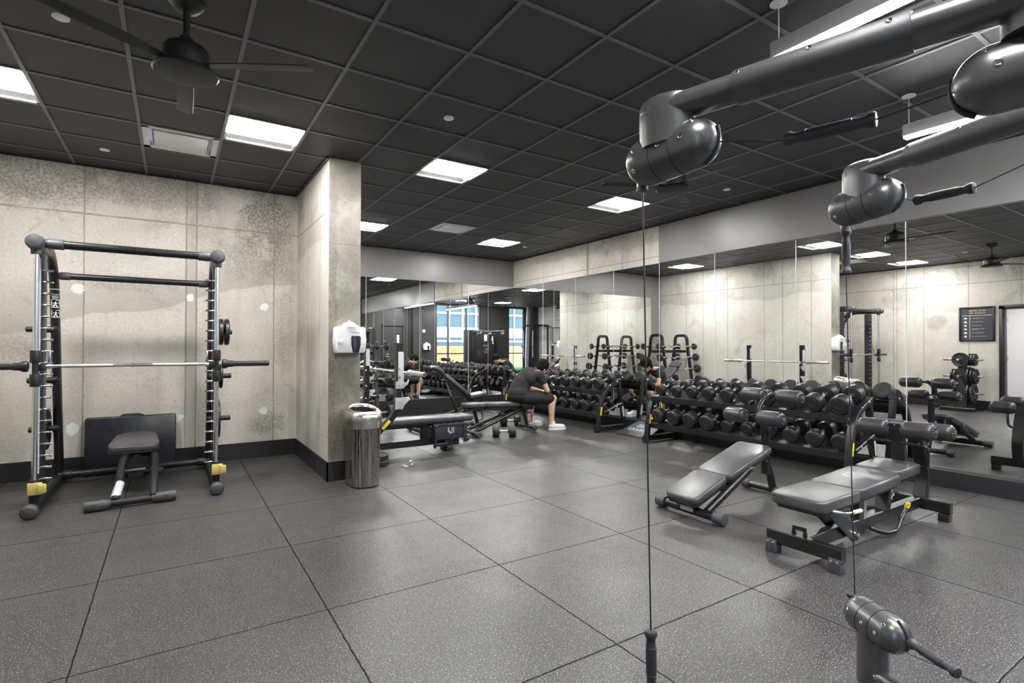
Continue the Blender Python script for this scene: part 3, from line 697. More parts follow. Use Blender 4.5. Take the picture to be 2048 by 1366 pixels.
# ---------------------------------------------------------------- bench inside the smith machine
def small_bench(lab, yellow=False):
    t = thing('adjustable_bench', lab, 'bench', (-.28, 5.9, 0), group='black adjustable benches')
    g = G(); g.tube([(-.57, 5.385, .045), (.0, 5.43, .045)], .03, 18); ft = obj('front_foot', g, 'black', t)
    d = V((.57, .045, 0)).normalized()
    for p, s in ((V((-.59, 5.383, .045)), 1), (V((.03, 5.432, .045)), -1)):
        g = G(); g.cyl(p, p + d * s * .15, .042, 22, .004); g.cyl(p + d * s * .15, p + d * s * .17, .037, 20)
        g.box(p + d * s * .07 + V((.0, -.04, 0)), (.045, .012, .045), bev=.004); obj('rubber_end', g, 'gripgrey', ft)
    for x0, x1 in ((-.39, -.36), (-.13, -.13)):
        g = G(); g.tube([(x0, 5.41, .06), (x1, 5.86, .345), (x1 + (.08 if x0 < -.3 else -.06), 6.05, .35), (-.26, 6.6, .07)], .032, 16, .1); obj('leg', g, 'black', t)
    g = G(); g.cyl((-.392, 5.435, .077), (-.371, 5.57, .165), .0335, 20); obj('sticker', g, 'label', t)
    g = G(); g.tube([(-.42, 6.6, .045), (-.12, 6.62, .045)], .03, 16); rf = obj('rear_foot', g, 'black', t)
    for x in (-.43, -.11):
        g = G(); g.sph((x, 6.61, .045), .042, 1.1, n=16); obj('rubber_end', g, 'gripgrey', rf)
    g = G(); g.prism([(-.05, -.13), (.05, -.13), (.13, .05), (-.13, .05)], .03, frame_mt((-.28, 5.93, .27), (1, 0, 0), (0, 0, 1))); g.box((-.28, 6.2, .32), (.07, .55, .05), bev=.006); obj('seat_bracket', g, 'matte', t)
    g = G(); g.cyl((-.35, 5.86, .215), (-.2, 5.86, .215), .011, 12); obj('adjusting_pin', g, 'chrome', t)
    out = [(-.16, 0), (.16, 0), (.185, .02), (.19, .1), (.17, .5), (.13, .58), (.05, .64), (-.04, .64), (-.11, .58), (-.16, .5), (-.19, .1), (-.185, .02)]
    g = G(); g.prism(out, .055, frame_mt((-.29, 5.86, .375), (1, .02, 0), (0, 1, .075)), bev=.016); pad = obj('seat_pad', g, 'vinyl', t, ang=50)
    g = G()
    for k in range(4): g.box((-.29, 5.96 + k * .1, .434 + k * .0075), (.29 - k * .01, .004, .003))
    obj('pad_seam', g, 'vinyldark', pad)
    g = G(); g.prism([(a * 1.02, b_) for a, b_ in out], .012, frame_mt((-.29, 5.86, .362), (1, .02, 0), (0, 1, .075)), bev=.004); obj('pad_shell', g, 'matte', t)
    return t
sb = small_bench('small adjustable bench with grey rubber feet standing inside the smith machine')
dup(sb, (4.48, .44, 0), rz=math.radians(180 - 33), label='adjustable bench at the right edge, only one grey rubber foot in view')

# folded mat
t = thing('exercise_mat', 'folded black vinyl exercise mat leaning against the concrete wall behind the small bench', 'mat', (-.36, 6.88, 0))
g = G(); a = math.radians(-7); mtx = Matrix.Translation((-.36, 6.865, .002)) @ Matrix.Rotation(a, 4, 'X')
g.box((0, 0, 0), (.79, .052, .585), bev=.012, seg=3); g._xf(list(g.bm.verts), mtx @ Matrix.Translation((0, .0, .2925))); obj('cushion', g, 'vinyldark', t, ang=50)
g = G()
for z in (0.583,): g.box((0, 0, 0), (.76, .004, .008)); g._xf(list(g.bm.verts), mtx @ Matrix.Translation((0, -.0, z + .004)))
obj('zip_seam', g, 'matte', t)
g = G(); g.sweep([(-.10, 0, .585), (-.07, 0, .603), (.06, 0, .603), (.1, 0, .585)], [(.011, -.002), (.011, .002), (-.011, .002), (-.011, -.002)], .02, up=(0, 1, 0)); g._xf(list(g.bm.verts), mtx); obj('handle', g, 'matte', t)

# ---------------------------------------------------------------- waste bin
def sell(a, b_, n=36, e=2.6):
    o = []
    for i in range(n):
        th = 2 * PI * i / n; c, s = math.cos(th), math.sin(th)
        o.append((a * math.copysign(abs(c) ** (2 / e), c), b_ * math.copysign(abs(s) ** (2 / e), s)))
    return o
def ring(cx, cy, z, a, b_, tilt=.0): return [(cx + x, cy + y, z + tilt * (y - .0)) for x, y in sell(a, b_)]
bx, by = 1.555, 5.115
t = thing('waste_bin', 'polished steel waste bin with a brushed open-top lid, in front of the concrete pillar', 'bin', (bx, by, 0))
g = G(); g.loft([ring(bx, by, 0.0, .134, .205), ring(bx, by, .008, .138, .21), ring(bx, by, .012, .142, .213), ring(bx, by, .56, .155, .226)]); obj('body', g, 'polished', t)
g = G(); g.loft([ring(bx, by, .0, .138, .21), ring(bx, by, .012, .1445, .2155)]); obj('base_ring', g, 'black', t)
g = G(); g.loft([ring(bx, by, .555, .158, .229), ring(bx, by, .56, .161, .232), ring(bx, by, .585, .162, .233), ring(bx, by, .588, .164, .235), ring(bx, by, .655, .167, .238), ring(bx, by, .695, .162, .233, .05), ring(bx, by, .722, .150, .221, .09), ring(bx, by, .735, .128, .197, .11),
               ring(bx, by, .732, .118, .187, .11), ring(bx, by, .70, .112, .18, .11)], caps=False); obj('lid', g, 'brushed', t, ang=60)
g = G(); g.loft([ring(bx, by, .708, .1145, .183, .11), ring(bx, by, .706, .111, .179, .11), ring(bx, by, .35, .104, .17), ring(bx, by, .348, .01, .01)], caps=False); obj('liner', g, 'matte', t)
mark('lettering', 'WASTE', .014, (bx + .128, by - .16, .692), (.35, .95, 0), (0, 0, 1), 'graphite', t)

# ---------------------------------------------------------------- wipes dispensers
def dispenser(o, x, y, lab):
    z = V((0, 0, 1)); x = V(x); y = V(y)
    t = thing('wipes_dispenser', lab, 'dispenser', o, group='white wall-mounted wipes dispensers')
    g = G(); P_ = [(-.128, -.13), (.128, -.13), (.142, -.11), (.150, .0), (.142, .11), (.13, .128), (-.13, .128), (-.142, .11), (-.150, 0), (-.142, -.11)]
    g.prism(P_, .14, frame_mt(V(o), x, z), bev=.014); obj('case', g, 'whiteplastic', t, ang=50)
    n = x.cross(z)
    g = G(); g.prism([(-.042, .07), (.042, .07), (.048, .05), (.046, -.02), (.03, -.09), (.022, -.097), (-.022, -.097), (-.03, -.09), (-.046, -.02), (-.048, .05)], .008, frame_mt(V(o) + x * .045 + n * .136 + z * -.03, x, z), bev=.002); obj('viewing_window', g, 'smoke', t)
    g = G(); g.box((0, 0, 0), (.055, .05, .02), bev=.008); g._xf(list(g.bm.verts), frame_mt(V(o) - x * .11 + n * .142 - z * .02, x, z)); obj('latch', g, 'whiteplastic', t)
    g = G(); c = V(o) + n * .07 + z * .125
    prof = [(.09, 0), (.085, .012), (.06, .028), (.05, .04), (.02, .052), (.007, .06), (.004, .07)]
    g.lathe(c, z, prof, 14)
    for v in g.bm.verts:
        k = math.sin(v.co.x * 190 + v.co.y * 120) * .004; v.co += x * k + n * k
    obj('wipe', g, 'wipe', t, ang=80)
    mark('lettering', 'TrueWipes', .017, V(o) + x * .045 + n * .1415 + z * .072, x, z, 'graphite', t)
    return t
dispenser((1.475, YP - .001, 1.395), (1, 0, 0), (0, 0, 1), 'white wipes dispenser with smoked window mounted on the concrete pillar')
dispenser((3.55, YS + .001, 1.32), (-1, 0, 0), (0, 0, 1), 'white wipes dispenser on the black wall, seen in the far mirror')
g = G(); g.box((3.66, YS + .014, 1.98), (.12, .04, .12), bev=.01); tag(obj('thermostat', g, 'whiteplastic'), 'small white wall control box above a dispenser, seen in the far mirror', 'thermostat')

# ---------------------------------------------------------------- flat bench press with uprights
t = thing('bench_press', 'flat bench press with two tall black uprights and grey bar guards beside the steel bin', 'bench press', (2.5, 6.22, 0))
UX = 2.12
for y, s in ((5.66, -1), (6.80, 1)):
    g = G(); g.bar([(UX - .34, y - s * .14, .06), (UX - .30, y - s * .12, .12), (UX - .27, y - s * .03, .34), (UX, y, .60), (UX, y, 1.36)], .06, .085, .14, up=(0, 1, 0)); up = obj('upright', g, 'black', t)
    g = G(); g.box((UX, y, 1.362), (.088, .064, .014), bev=.004); obj('top_cap', g, 'matte', up)
    # grey guards + hooks, on the outer face
    yo = y + s * .033
    mtx = frame_mt((UX, yo, 0), (1, 0, 0), (0, 0, 1))
    g = G(); o = yo if s > 0 else yo - .012
    mtx = Matrix(((1, 0, 0, UX), (0, 0, 1, o), (0, 1, 0, 0), (0, 0, 0, 1)))
    g.prism([(-.015, 1.27), (.045, 1.27), (.05, 1.25), (.05, .93), (.09, .93), (.105, .965), (.115, .95), (.10, .905), (.055, .875), (.045, .86), (-.04, .86), (-.04, .93), (-.015, .95)], .012, mtx, bev=.002); obj('bar_guard', g, 'silver', t)
    g = G(); g.prism([(-.045, .76), (.045, .76), (.115, .765), (.13, .74), (.06, .68), (.04, .63), (-.045, .63)], .012, mtx, bev=.002); obj('lower_guard', g, 'silver', t)
    for z in (.65, .71, .90, .99, 1.08):
        b_ = G(); b_.lathe((UX, yo + s * .012, z), (0, s, 0), [(.012, 0), (.012, .004), (.006, .008)], 12); obj('bolt', b_, 'chrome', up)
    for z in (1.02, .82, .66):
        b_ = G(); b_.lathe((UX - .02, y - s * .042, z), (0, -s, 0), [(.011, 0), (.011, .004), (.006, .007)], 12); obj('bolt', b_, 'chrome', up)
    h_ = G(); h_.box((UX + .065, y, 1.01), (.05, .035, .012), bev=.003); h_.box((UX + .115, y, 1.03), (.012, .035, .06), bev=.003); obj('bar_rest', h_, 'silver', t)
g = G(); g.box((UX + .003, 6.80 - .0435, 1.19), (.05, .003, .22)); obj('warning_sticker', g, 'label', t)
g = G(); g.box((UX - .15, 5.66 - .0445, .47), (.12, .004, .035), rot=Matrix.Rotation(-math.radians(45), 3, 'Y'), bev=.001); obj('yellow_badge', g, 'yellow', t)
g = G(); g.bar([(UX - .33, 5.60, .06), (UX - .33, 6.86, .06)], .07, .07); g.bar([(UX - .3, 6.22, .125), (3.0, 6.22, .125)], .07, .08); g.bar([(UX - .27, 5.64, .34), (UX - .27, 6.82, .34)], .05, .06)
g.box((UX - .33, 5.62, .015), (.1, .08, .03), bev=.005); g.box((UX - .33, 6.84, .015), (.1, .08, .03), bev=.005); obj('base_frame', g, 'black', t)
g = G(); g.bar([(UX - .25, 6.22, .345), (3.22, 6.22, .345)], .06, .05); g.bar([(2.67, 6.22, .12), (2.67, 6.22, .34)], .07, .09, up=(0, 1, 0)); obj('spine', g, 'black', t)
g = G(); g.box((2.6, 6.22, .41), (1.42, .30, .065), bev=.022, seg=4); obj('bench_pad', g, 'vinyl', t, ang=50)
g = G(); g.box((2.6, 6.22, .374), (1.38, .26, .012)); obj('pad_board', g, 'matte', t)
g = G(); g.box((2.98, 6.22, .235), (.44, .26, .16), bev=.006); bxo = obj('storage_box', g, 'graphite', t)
g = G(); g.bar([(2.74, 6.085, .34), (3.25, 6.085, .335)], .02, .035); g.bar([(2.765, 6.085, .06), (2.765, 6.085, .34)], .02, .06, up=(0, 1, 0)); g.box((3.19, 6.085, .22), (.05, .02, .24), bev=.003)
for x, z in ((2.775, .325), (3.22, .325), (3.22, .14)): g.lathe((x, 6.075, z), (0, -1, 0), [(.026, 0), (.028, .01), (.018, .016)], 16)
obj('box_frame', g, 'graphite', t)
g = G(); g.box((3.02, 6.22, .115), (.2, .2, .09), bev=.004); g.box((2.98, 6.2, .04), (.09, .2, .075), bev=.004); g.tube([(2.8, 6.12, .09), (2.95, 6.12, .09)], .022, 12); obj('support_foot', g, 'black', t)
g = G()
for x in (2.88, 2.97, 3.05): g.lathe((x, 6.07, .372), (0, -1, 0), [(.008, 0), (.007, .004)], 10)
for x in (2.965, 2.995): g.lathe((x, 6.098, .055), (0, -1, 0), [(.008, 0), (.007, .004)], 10)
obj('screws', g, 'chrome', t)
# pictogram badge: pale shield with little bench figure
g = G(); g.box((2.985, 6.087, .265), (.10, .003, .085)); pb = obj('picture_badge', g, 'graphite', bxo)
g = G()
for dx_, dz_, w_, h_ in ((-.035, .012, .016, .055), (-.02, -.012, .02, .02), (.0, -.03, .03, .02), (.012, .015, .01, .045), (.035, .01, .014, .05), (.03, -.025, .035, .012), (-.012, -.028, .03, .01)): g.box((2.985 + dx_, 6.0845, .265 + dz_), (w_, .003, h_))
obj('figure_print', g, 'label', bxo)

# barbell on the bench press
t = thing('barbell', 'bare steel barbell racked across the flat bench press uprights', 'barbell', (2.205, 6.23, 1.037))
g = G(); g.cyl((2.205, 5.50, 1.037), (2.205, 6.96, 1.037), .014, 18); sh = obj('shaft', g, 'chrome', t)
for a, b_ in ((5.72, 6.08), (6.38, 6.74)):
    g = G(); g.cyl((2.205, a, 1.037), (2.205, b_, 1.037), .0148, 18, .001); obj('knurled_grip', g, 'knurl', sh)
for s, y in ((-1, 5.53), (1, 6.93)):
    g = G(); g.lathe((2.205, y, 1.037), (0, s, 0), [(.016, 0), (.036, .004), (.038, .02), (.036, .03), (.026, .034), (.0255, .40), (.022, .405)], 26); sl = obj('sleeve', g, 'sleevebar', t)
    g = G(); g.lathe((2.205, y + s * .405, 1.037), (0, s, 0), [(.018, 0), (.016, .003), (.001, .0035)], 20); plabel(obj('end_cap', g, 'red', sl), 'dark red end disc')

# plates lying on the floor
for k, (r, z, lab) in enumerate(((.155, .0, 'bottom thick black rubber plate lying on the floor beside the steel bin'), (.15, .062, 'upper black rubber plate lying on the floor stack beside the steel bin'))):
    q = thing('weight_plate', lab, 'weight plate', (1.915, 5.83, z), group='rubber plates lying by the steel bin')
    g = G(); g.lathe((1.915, 5.83, z), (0, 0, 1), [(r - .008, 0), (r, .008), (r, .05), (r - .008, .058), (r - .02, .06), (r - .03, .055), (.05, .053), (.045, .06), (.026, .06), (.026, 0)], 40); obj('disc', g, 'iron', q)
    g = G(); g.lathe((1.915, 5.83, z), (0, 0, 1), [(.026, .0), (.026, .061), (.022, .061), (.022, 0)], 24); obj('hub_ring', g, 'chrome', q)
# spring collar on the floor
t = thing('spring_collar', 'small steel spring collar clip lying on the floor right of the steel bin', 'collar', (2.22, 5.57, 0))
g = G(); hx = [(2.25 + .026 * math.cos(a * PI / 6), 5.57 + .004 * a / 6, .03 + .026 * math.sin(a * PI / 6)) for a in range(0, 37)]
g.tube(hx, .003, 8); g.tube([hx[0], (2.28, 5.57, .012), (2.15, 5.53, .008)], .003, 8, .01); g.tube([hx[-1], (2.27, 5.6, .012), (2.15, 5.60, .008)], .003, 8, .01); obj('coil', g, 'chrome', t)
g = G(); g.cyl((2.19, 5.543, .009), (2.15, 5.53, .009), .006, 10); g.cyl((2.19, 5.597, .009), (2.15, 5.60, .009), .006, 10); obj('handle_sleeve', g, 'white', t)
# ---------------------------------------------------------------- curl bar rack
RX0, RX1, RY = 1.92, 2.80, 8.77
t = thing('barbell_rack', 'black A-frame barbell rack with rounded arch ends in the far alcove, holding curl bars', 'rack', ((RX0 + RX1) / 2, RY, 0))
for x in (RX0, RX1):
    g = G(); g.sweep([(x, RY - .40, .04), (x, RY - .185, 1.40), (x, RY - .17, 1.61), (x, RY + .17, 1.61), (x, RY + .185, 1.40), (x, RY + .40, .04)], [(a, b_) for a, b_ in ((.028, -.028), (.035, -.02), (.035, .02), (.028, .028), (-.028, .028), (-.035, .02), (-.035, -.02), (-.028, -.028))], bend=.19, up=(1, 0, 0), bn=8)
    obj('arch', g, 'black', t)
    g = G(); g.bar([(x, RY - .42, .03), (x, RY + .42, .03)], .07, .05); obj('foot', g, 'black', t)
g = G(); g.bar([(RX0, RY, 1.22), (RX1, RY, 1.22)], .05, .07); g.bar([(RX0, RY, .3), (RX1, RY, .3)], .05, .07)
for x in (RX0, RX1):
    for z, w_ in ((1.22, .2), (.3, .5)): g.bar([(x, RY - w_ + .06, z), (x, RY + w_ - .06, z)], .04, .06)
obj('cross_rail', g, 'black', t)
ZL = [1.34, 1.08, .80, .53, .26]
def ysd(z): return .40 + (.185 - .40) * (z - .04) / (1.42 - .04)
for s in (-1, 1):
    for z in ZL:
        for x in (RX0, RX1):
            g = G(); g.box((x, RY + s * (ysd(z) + .045), z - .03), (.04, .05, .012), bev=.002); g.box((x, RY + s * (ysd(z) + .068), z - .012), (.04, .008, .04), bev=.002); obj('bar_saddle', g, 'black', t)
LV = ['top', 'second', 'third', 'fourth', 'lowest']
for s in (-1, 1):
    for k, z in enumerate(ZL):
        y = RY + s * (ysd(z) + .045); R = (.078, .092, .098, .105, .112)[k]
        if s > 0: R *= .93
        q = thing('curl_bar', 'fixed-weight curl bar on the %s level of the A-frame rack, %s side' % (LV[k], 'near' if s < 0 else 'far'), 'barbell', (2.36, y, z), group='curl bars on the A-frame rack')
        g = G(); pts = [(1.74, y, z), (1.98, y, z), (2.08, y, z + .03), (2.2, y, z - .03), (2.3, y, z + .012), (2.42, y, z + .012), (2.52, y, z - .03), (2.64, y, z + .03), (2.74, y, z), (2.98, y, z)]
        g.tube(pts, .0145, 14, .035); obj('shaft', g, 'chrome', q)
        for x, d in ((1.76, -1), (2.96, 1)):
            g = G(); th = .05 + .012 * k
            g.lathe((x, y, z), (d, 0, 0), [(.02, -.012), (.03, 0), (R - .01, 0), (R, .01), (R, th - .01), (R - .01, th), (R * .82, th), (R * .78, th - .004), (R * .35, th - .003), (R * .3, th), (.001, th)], 32); obj('head', g, 'rubber', q)
# ---------------------------------------------------------------- dumbbells
def dumbbell(name='dumbbell'):
    t = thing('dumbbell', 'x', 'dumbbell')
    r = .092
    g = G(); g.cyl((-.075, 0, 0), (.075, 0, 0), .0145, 16); g.lathe((0, 0, 0), (1, 0, 0), [(.0145, -.058), (.0172, -.03), (.0178, 0), (.0172, .03), (.0145, .058)], 18); obj('handle', g, 'knurl', t)
    for s in (-1, 1):
        g = G(); g.lathe((s * .062, 0, 0), (s, 0, 0), [(.022, 0), (.03, .003), (.034, .012), (r - .012, .014), (r - .003, .018), (r, .026), (r, .105), (r - .004, .114), (r - .012, .119), (r * .80, .1205), (r * .78, .1185), (r * .7, .1185), (r * .68, .1205), (r * .3, .1205), (r * .28, .118), (.001, .118)], 36); obj('head', g, 'rubber', t)
        g = G(); g.lathe((s * .056, 0, 0), (s, 0, 0), [(.016, -.004), (.024, 0), (.024, .008), (.018, .01)], 18); obj('collar', g, 'chrome', t)
    return t
DB = dumbbell(); DBu = [0]
def put(loc, rot, sc_, lab, grp):
    if not DBu[0]:
        DBu[0] = 1; o = DB; CH[o.name] = [(c, kids(c)) for c in kids(o)]
        o.location = loc; o.rotation_euler = rot; o.scale = (sc_,) * 3; o['label'] = lab; o['group'] = grp; return o
    return dup(DB, loc, rot=rot, label=lab, group=grp, scale=sc_)
NUM = ['first', 'second', 'third', 'fourth', 'fifth', 'sixth', 'seventh', 'eighth', 'ninth', 'tenth', 'eleventh']
def rack(y0, y1, nm, lab, sizes_top, sizes_low, side):
    """y0 > y1; two sloping shelves facing the room"""
    t = thing('dumbbell_rack', lab, 'rack', (5.85, (y0 + y1) / 2, 0))
    for y, s in ((y0, 1), (y1, -1)):
        g = G(); g.bar([(5.56, y, .09), (5.60, y, .40), (5.70, y, .66), (6.02, y, .80)], .055, .07, .2, up=(0, 1, 0)); fr = obj('side_frame', g, 'black', t)
        g = G(); g.bar([(5.99, y, .78), (6.11, y, .09)], .05, .06, up=(0, 1, 0)); g.bar([(5.66, y, .30), (6.04, y, .42)], .04, .07, up=(0, 1, 0)); obj('brace', g, 'black', fr)
        g = G(); g.bar([(5.50, y, .06), (6.15, y, .06)], .06, .075)
        for x in (5.53, 6.12): g.box((x, y, .018), (.07, .075, .036), bev=.008); g.cyl((x, y - .045, .04), (x, y + .045, .04), .026, 14, .003)
        obj('foot', g, 'black', fr)
        for x, z in ((5.93, .775), (5.78, .72), (5.76, .332), (5.92, .385)):
            for s2 in (-1, 1):
                g = G(); g.lathe((x, y + s2 * .0345, z), (0, s2, 0), [(.013, 0), (.013, .004), (.007, .009)], 12); obj('bolt', g, 'chrome', fr)
        for s2 in (-1, 1):
            g = G(); g.box((5.592, y + s2 * .0365, .33), (.028, .003, .13), rot=Matrix.Rotation(.16, 3, 'Y'), bev=.001); obj('yellow_badge', g, 'yellow', fr)
            g = G(); g.box((6.063, y + s2 * .0315, .3), (.03, .003, .16), rot=Matrix.Rotation(-.17, 3, 'Y')); obj('label_strip', g, 'label', fr)
    for z, nme in ((.645, 'upper_shelf'), (.275, 'lower_shelf')):
        g = G(); tl = .34
        for x in (5.62, 5.80, 5.92): 
            zz = z + (x - 5.62) * tl
            g.bar([(x, y1 + .03, zz - .045), (x, y0 - .03, zz - .045)], .035, .05)
        g.box((5.80, (y0 + y1) / 2, z + .18 * tl - .018), (.40, y0 - y1 - .06, .006), rot=Matrix.Rotation(-math.atan(tl), 3, 'Y'))
        g.box((5.60, (y0 + y1) / 2, z - .022), (.008, y0 - y1 - .06, .05)); obj(nme, g, 'black', t)
        g = G(); g.box((5.80, (y0 + y1) / 2, z + .18 * tl - .0125), (.34, y0 - y1 - .1, .005), rot=Matrix.Rotation(-math.atan(tl), 3, 'Y')); obj('shelf_liner', g, 'rubber', t)
    for lev, sizes, z in (('upper', sizes_top, .645), ('lower', sizes_low, .275)):
        n = len(sizes); st = (y0 - y1 - .24) / (n - 1)
        for k, s in enumerate(sizes):
            y = y0 - .13 - k * st if side == 'right' else y1 + .13 + k * st
            x = 5.80; r = .092 * s
            z0 = z + .18 * .34 - .010 + r / math.cos(math.atan(.34))
            put((x, y, z0), (0, -math.atan(.34), random.uniform(-.03, .03)), s,
                ('black dumbbell, %s shelf of the rack nearer the camera, %s from its far end' if side == 'right' else 'black dumbbell, %s shelf of the farther rack, %s from its near end') % (lev, NUM[k]),
                'dumbbells on the %s shelf of the %s rack' % (lev, 'nearer' if side == 'right' else 'farther'))
    return t
rack(5.18, 2.58, 'R', 'black two-tier dumbbell rack nearer the camera, along the mirror wall', [.80, .78, .84, .88, .92, .95, .98, 1.0, 1.04, 1.06], [1.08, 1.1, 1.08, 1.1, .84, .82, .88, .92, .95, .97], 'right')
rack(8.95, 6.18, 'L', 'black two-tier dumbbell rack farther away, behind the seated man', [.98, .95, .92, .98, .88, .86, .9, .84, .8, .8], [.86, .92, .96, .94, .9, .96, .98, 1.0, 1.02, 1.04], 'left')
put((4.115, 6.62, .092 * .93), (.3, 0, -math.radians(31)), .93, 'black dumbbell on the floor in front of the bench the man sits on', 'dumbbells on the floor by the seated man')
put((4.80, 7.52, .092 * .93), (1.1, 0, -math.radians(20)), .93, 'black dumbbell on the floor behind the bench the man sits on', 'dumbbells on the floor by the seated man')
# zero gravity board leaning on the kerb
t = thing('floor_board', 'dark board lettered ZERO GRAVITY leaning on the kerb between the two dumbbell racks', 'board', (5.98, 5.66, 0))
xv = V((0, -1, 0)); yv = V((.44, 0, .165)).normalized()
g = G(); g.prism([(-.33, 0), (.33, 0), (.24, .45), (-.24, .45)], .012, frame_mt((5.74, 5.66, .002), xv, yv), bev=.003); obj('plate', g, 'mat_board', t)
nv = xv.cross(yv.normalized())
for body, d in (('ZERO', .30), ('GRAVITY', .18)):
    mark('lettering', body, .105, V((5.74, 5.66, .002)) + yv * d + nv * .0135, xv, yv, 'blueprint', t, sp=1.05)

# ---------------------------------------------------------------- adjustable bench: common parts
def padbox(g, a, b_, w, th, cham=.02):
    """padded slab between two centre points"""
    a, b_ = V(a), V(b_); x = (b_ - a); l = x.length; w2 = w / 2
    o = [(0, -w2 + .03), (.03, -w2), (l - .03, -w2), (l, -w2 + .03), (l, w2 - .03), (l - .03, w2), (.03, w2), (0, w2 - .03)]
    m_ = frame_mt(a, x, (0, 1, 0)); g.prism(o, th, m_, bev=cham, seg=4); return g
def roller(name, parent, c, d, L_, r, grey=False):
    c, d = V(c), V(d).normalized(); g = G()
    pr = [(.012, -.004), (r * .45, 0), (r * .8, .004), (r * .97, .018), (r, .035), (r, L_ - .035), (r * .97, L_ - .018), (r * .8, L_ - .004), (r * .45, L_), (.012, L_ + .004)]
    g.lathe(c, d, pr, 28)
    o = obj(name, g, 'rollervinyl', parent, ang=50)
    for h in (-.004, L_ + .004):
        s = 1 if h > 0 else -1
        g = G(); u = V((0, 0, 1)); w = d.cross(u)
        for k in range(12):
            a = k * PI / 6; p = c + d * (h - s * .004) + (u * math.cos(a) + w * math.sin(a)) * r * .56
            g.sph(p, r * .15, n=8)
        obj('gathered_end', g, 'rollervinyl', o)
        g = G(); g.lathe(c + d * h, d * s, [(.022, -.006), (.024, .004), (.012, .01), (.001, .011)], 16); obj('end_cap', g, 'gripgrey', o)
    return o

# ---------------------------------------------------------------- abdominal bench with roller pads
AY = 2.76
t = thing('abdominal_bench', 'sloping abdominal bench with grey pads and four foam leg rollers in the foreground', 'bench', (3.9, AY, 0))
g = G(); g.tube([(3.44, 3.05, .05), (3.44, 2.47, .05)], .033, 18); ft = obj('front_foot', g, 'black', t)
for y, s in ((3.08, -1), (2.44, 1)):
    g = G(); g.cyl((3.44, y, .05), (3.44, y + s * .09, .05), .046, 22, .006); obj('rubber_end', g, 'gripgrey', ft)
g = G(); g.box((3.405, 2.76, .062), (.004, .12, .03)); obj('sticker', g, 'label', ft)
g = G(); g.box((3.412, 2.76, .08), (.004, .07, .016), rot=Matrix.Rotation(.6, 3, 'Y')); obj('yellow_badge', g, 'yellow', ft)
for y in (2.62, 2.90):
    g = G(); g.tube([(3.47, y, .06), (4.03, y, .33), (4.10, AY + (y - AY) * .3, .36), (4.22, AY, .37)], .031, 16, .09); obj('frame_tube', g, 'black', t)
g = G(); g.tube([(4.10, AY, .36), (4.38, AY, .385), (4.52, AY, .25), (4.58, AY, .06)], .034, 18, .16); obj('rear_leg', g, 'black', t)
g = G(); g.tube([(4.58, 3.02, .045), (4.58, 2.52, .045)], .03, 16); rf = obj('rear_foot', g, 'black', t)
for y, s in ((3.05, -1), (2.49, 1)):
    g = G(); g.cyl((4.58, y, .045), (4.58, y + s * .07, .045), .04, 20, .005); obj('rubber_end', g, 'gripgrey', rf)
g = G(); padbox(g, (3.33, AY, .125), (3.73, AY, .26), .31, .055); obj('lower_pad', g, 'vinyl', t, ang=50)
g = G(); padbox(g, (3.735, AY, .255), (4.33, AY, .435), .33, .055); obj('upper_pad', g, 'vinyl', t, ang=50)
g = G(); padbox(g, (3.34, AY, .10), (3.73, AY, .235), .29, .03, .008); padbox(g, (3.75, AY, .235), (4.32, AY, .41), .31, .03, .008); obj('pad_shell', g, 'matte', t)
g = G(); g.tube([(3.70, AY - .09, .20), (4.05, AY - .05, .30)], .024, 14); g.cyl((3.72, AY - .12, .2), (3.72, AY + .1, .2), .03, 16, .004); g.bar([(4.33, AY - .1, .42), (4.36, AY - .1, .36), (4.33, AY - .1, .33)], .02, .02); obj('adjuster_body', g, 'matte', t)
g = G(); g.cyl((3.82, AY - .08, .24), (4.0, AY - .06, .31), .012, 12); obj('adjuster_piston', g, 'chrome', t)
g = G(); g.lathe((4.0, 2.585, .33), (0, -1, 0), [(.012, 0), (.02, .006), (.02, .012), (.008, .016)], 16); obj('knob', g, 'chrome', t)
g = G(); g.cyl((4.47, AY, .2), (4.47, AY, .68), .036, 22); po = obj('post', g, 'black', t)
g = G(); g.cyl((4.47, AY, .62), (4.47, AY, .64), .039, 22); g.box((4.47, AY - .05, .6), (.04, .04, .05), bev=.004); obj('post_clamp', g, 'graphite', po)
g = G(); g.cyl((4.47, AY - .05, .615), (4.47, AY - .1, .615), .017, 16, .003); obj('post_knob', g, 'matte', po)
g = G(); g.tube([(4.46, AY, .66), (4.36, AY, .70), (4.40, AY, .84), (4.58, AY, .90)], .022, 16, .08); g.tube([(4.36, AY + .16, .72), (4.36, AY - .16, .72)], .013, 12); g.tube([(4.58, AY + .16, .895), (4.58, AY - .16, .895)], .013, 12); hr = obj('roller_arm', g, 'black', t)
g = G(); g.tube([(4.30, AY + .045, .72), (4.30, AY + .045, .84), (4.32, AY - .0, .86), (4.32, AY - .01, .74)], .009, 10, .02, closed=True); obj('grab_handle', g, 'black', t)
roller('leg_roller', t, (4.32, 3.05, .715), (0, -1, 0), .2, .066); roller('leg_roller', t, (4.32, 2.73, .715), (0, -1, 0), .22, .066)
roller('foot_roller', t, (4.58, 3.05, .885), (0, -1, 0), .22, .066); roller('foot_roller', t, (4.58, 2.71, .885), (0, -1, 0), .22, .066)

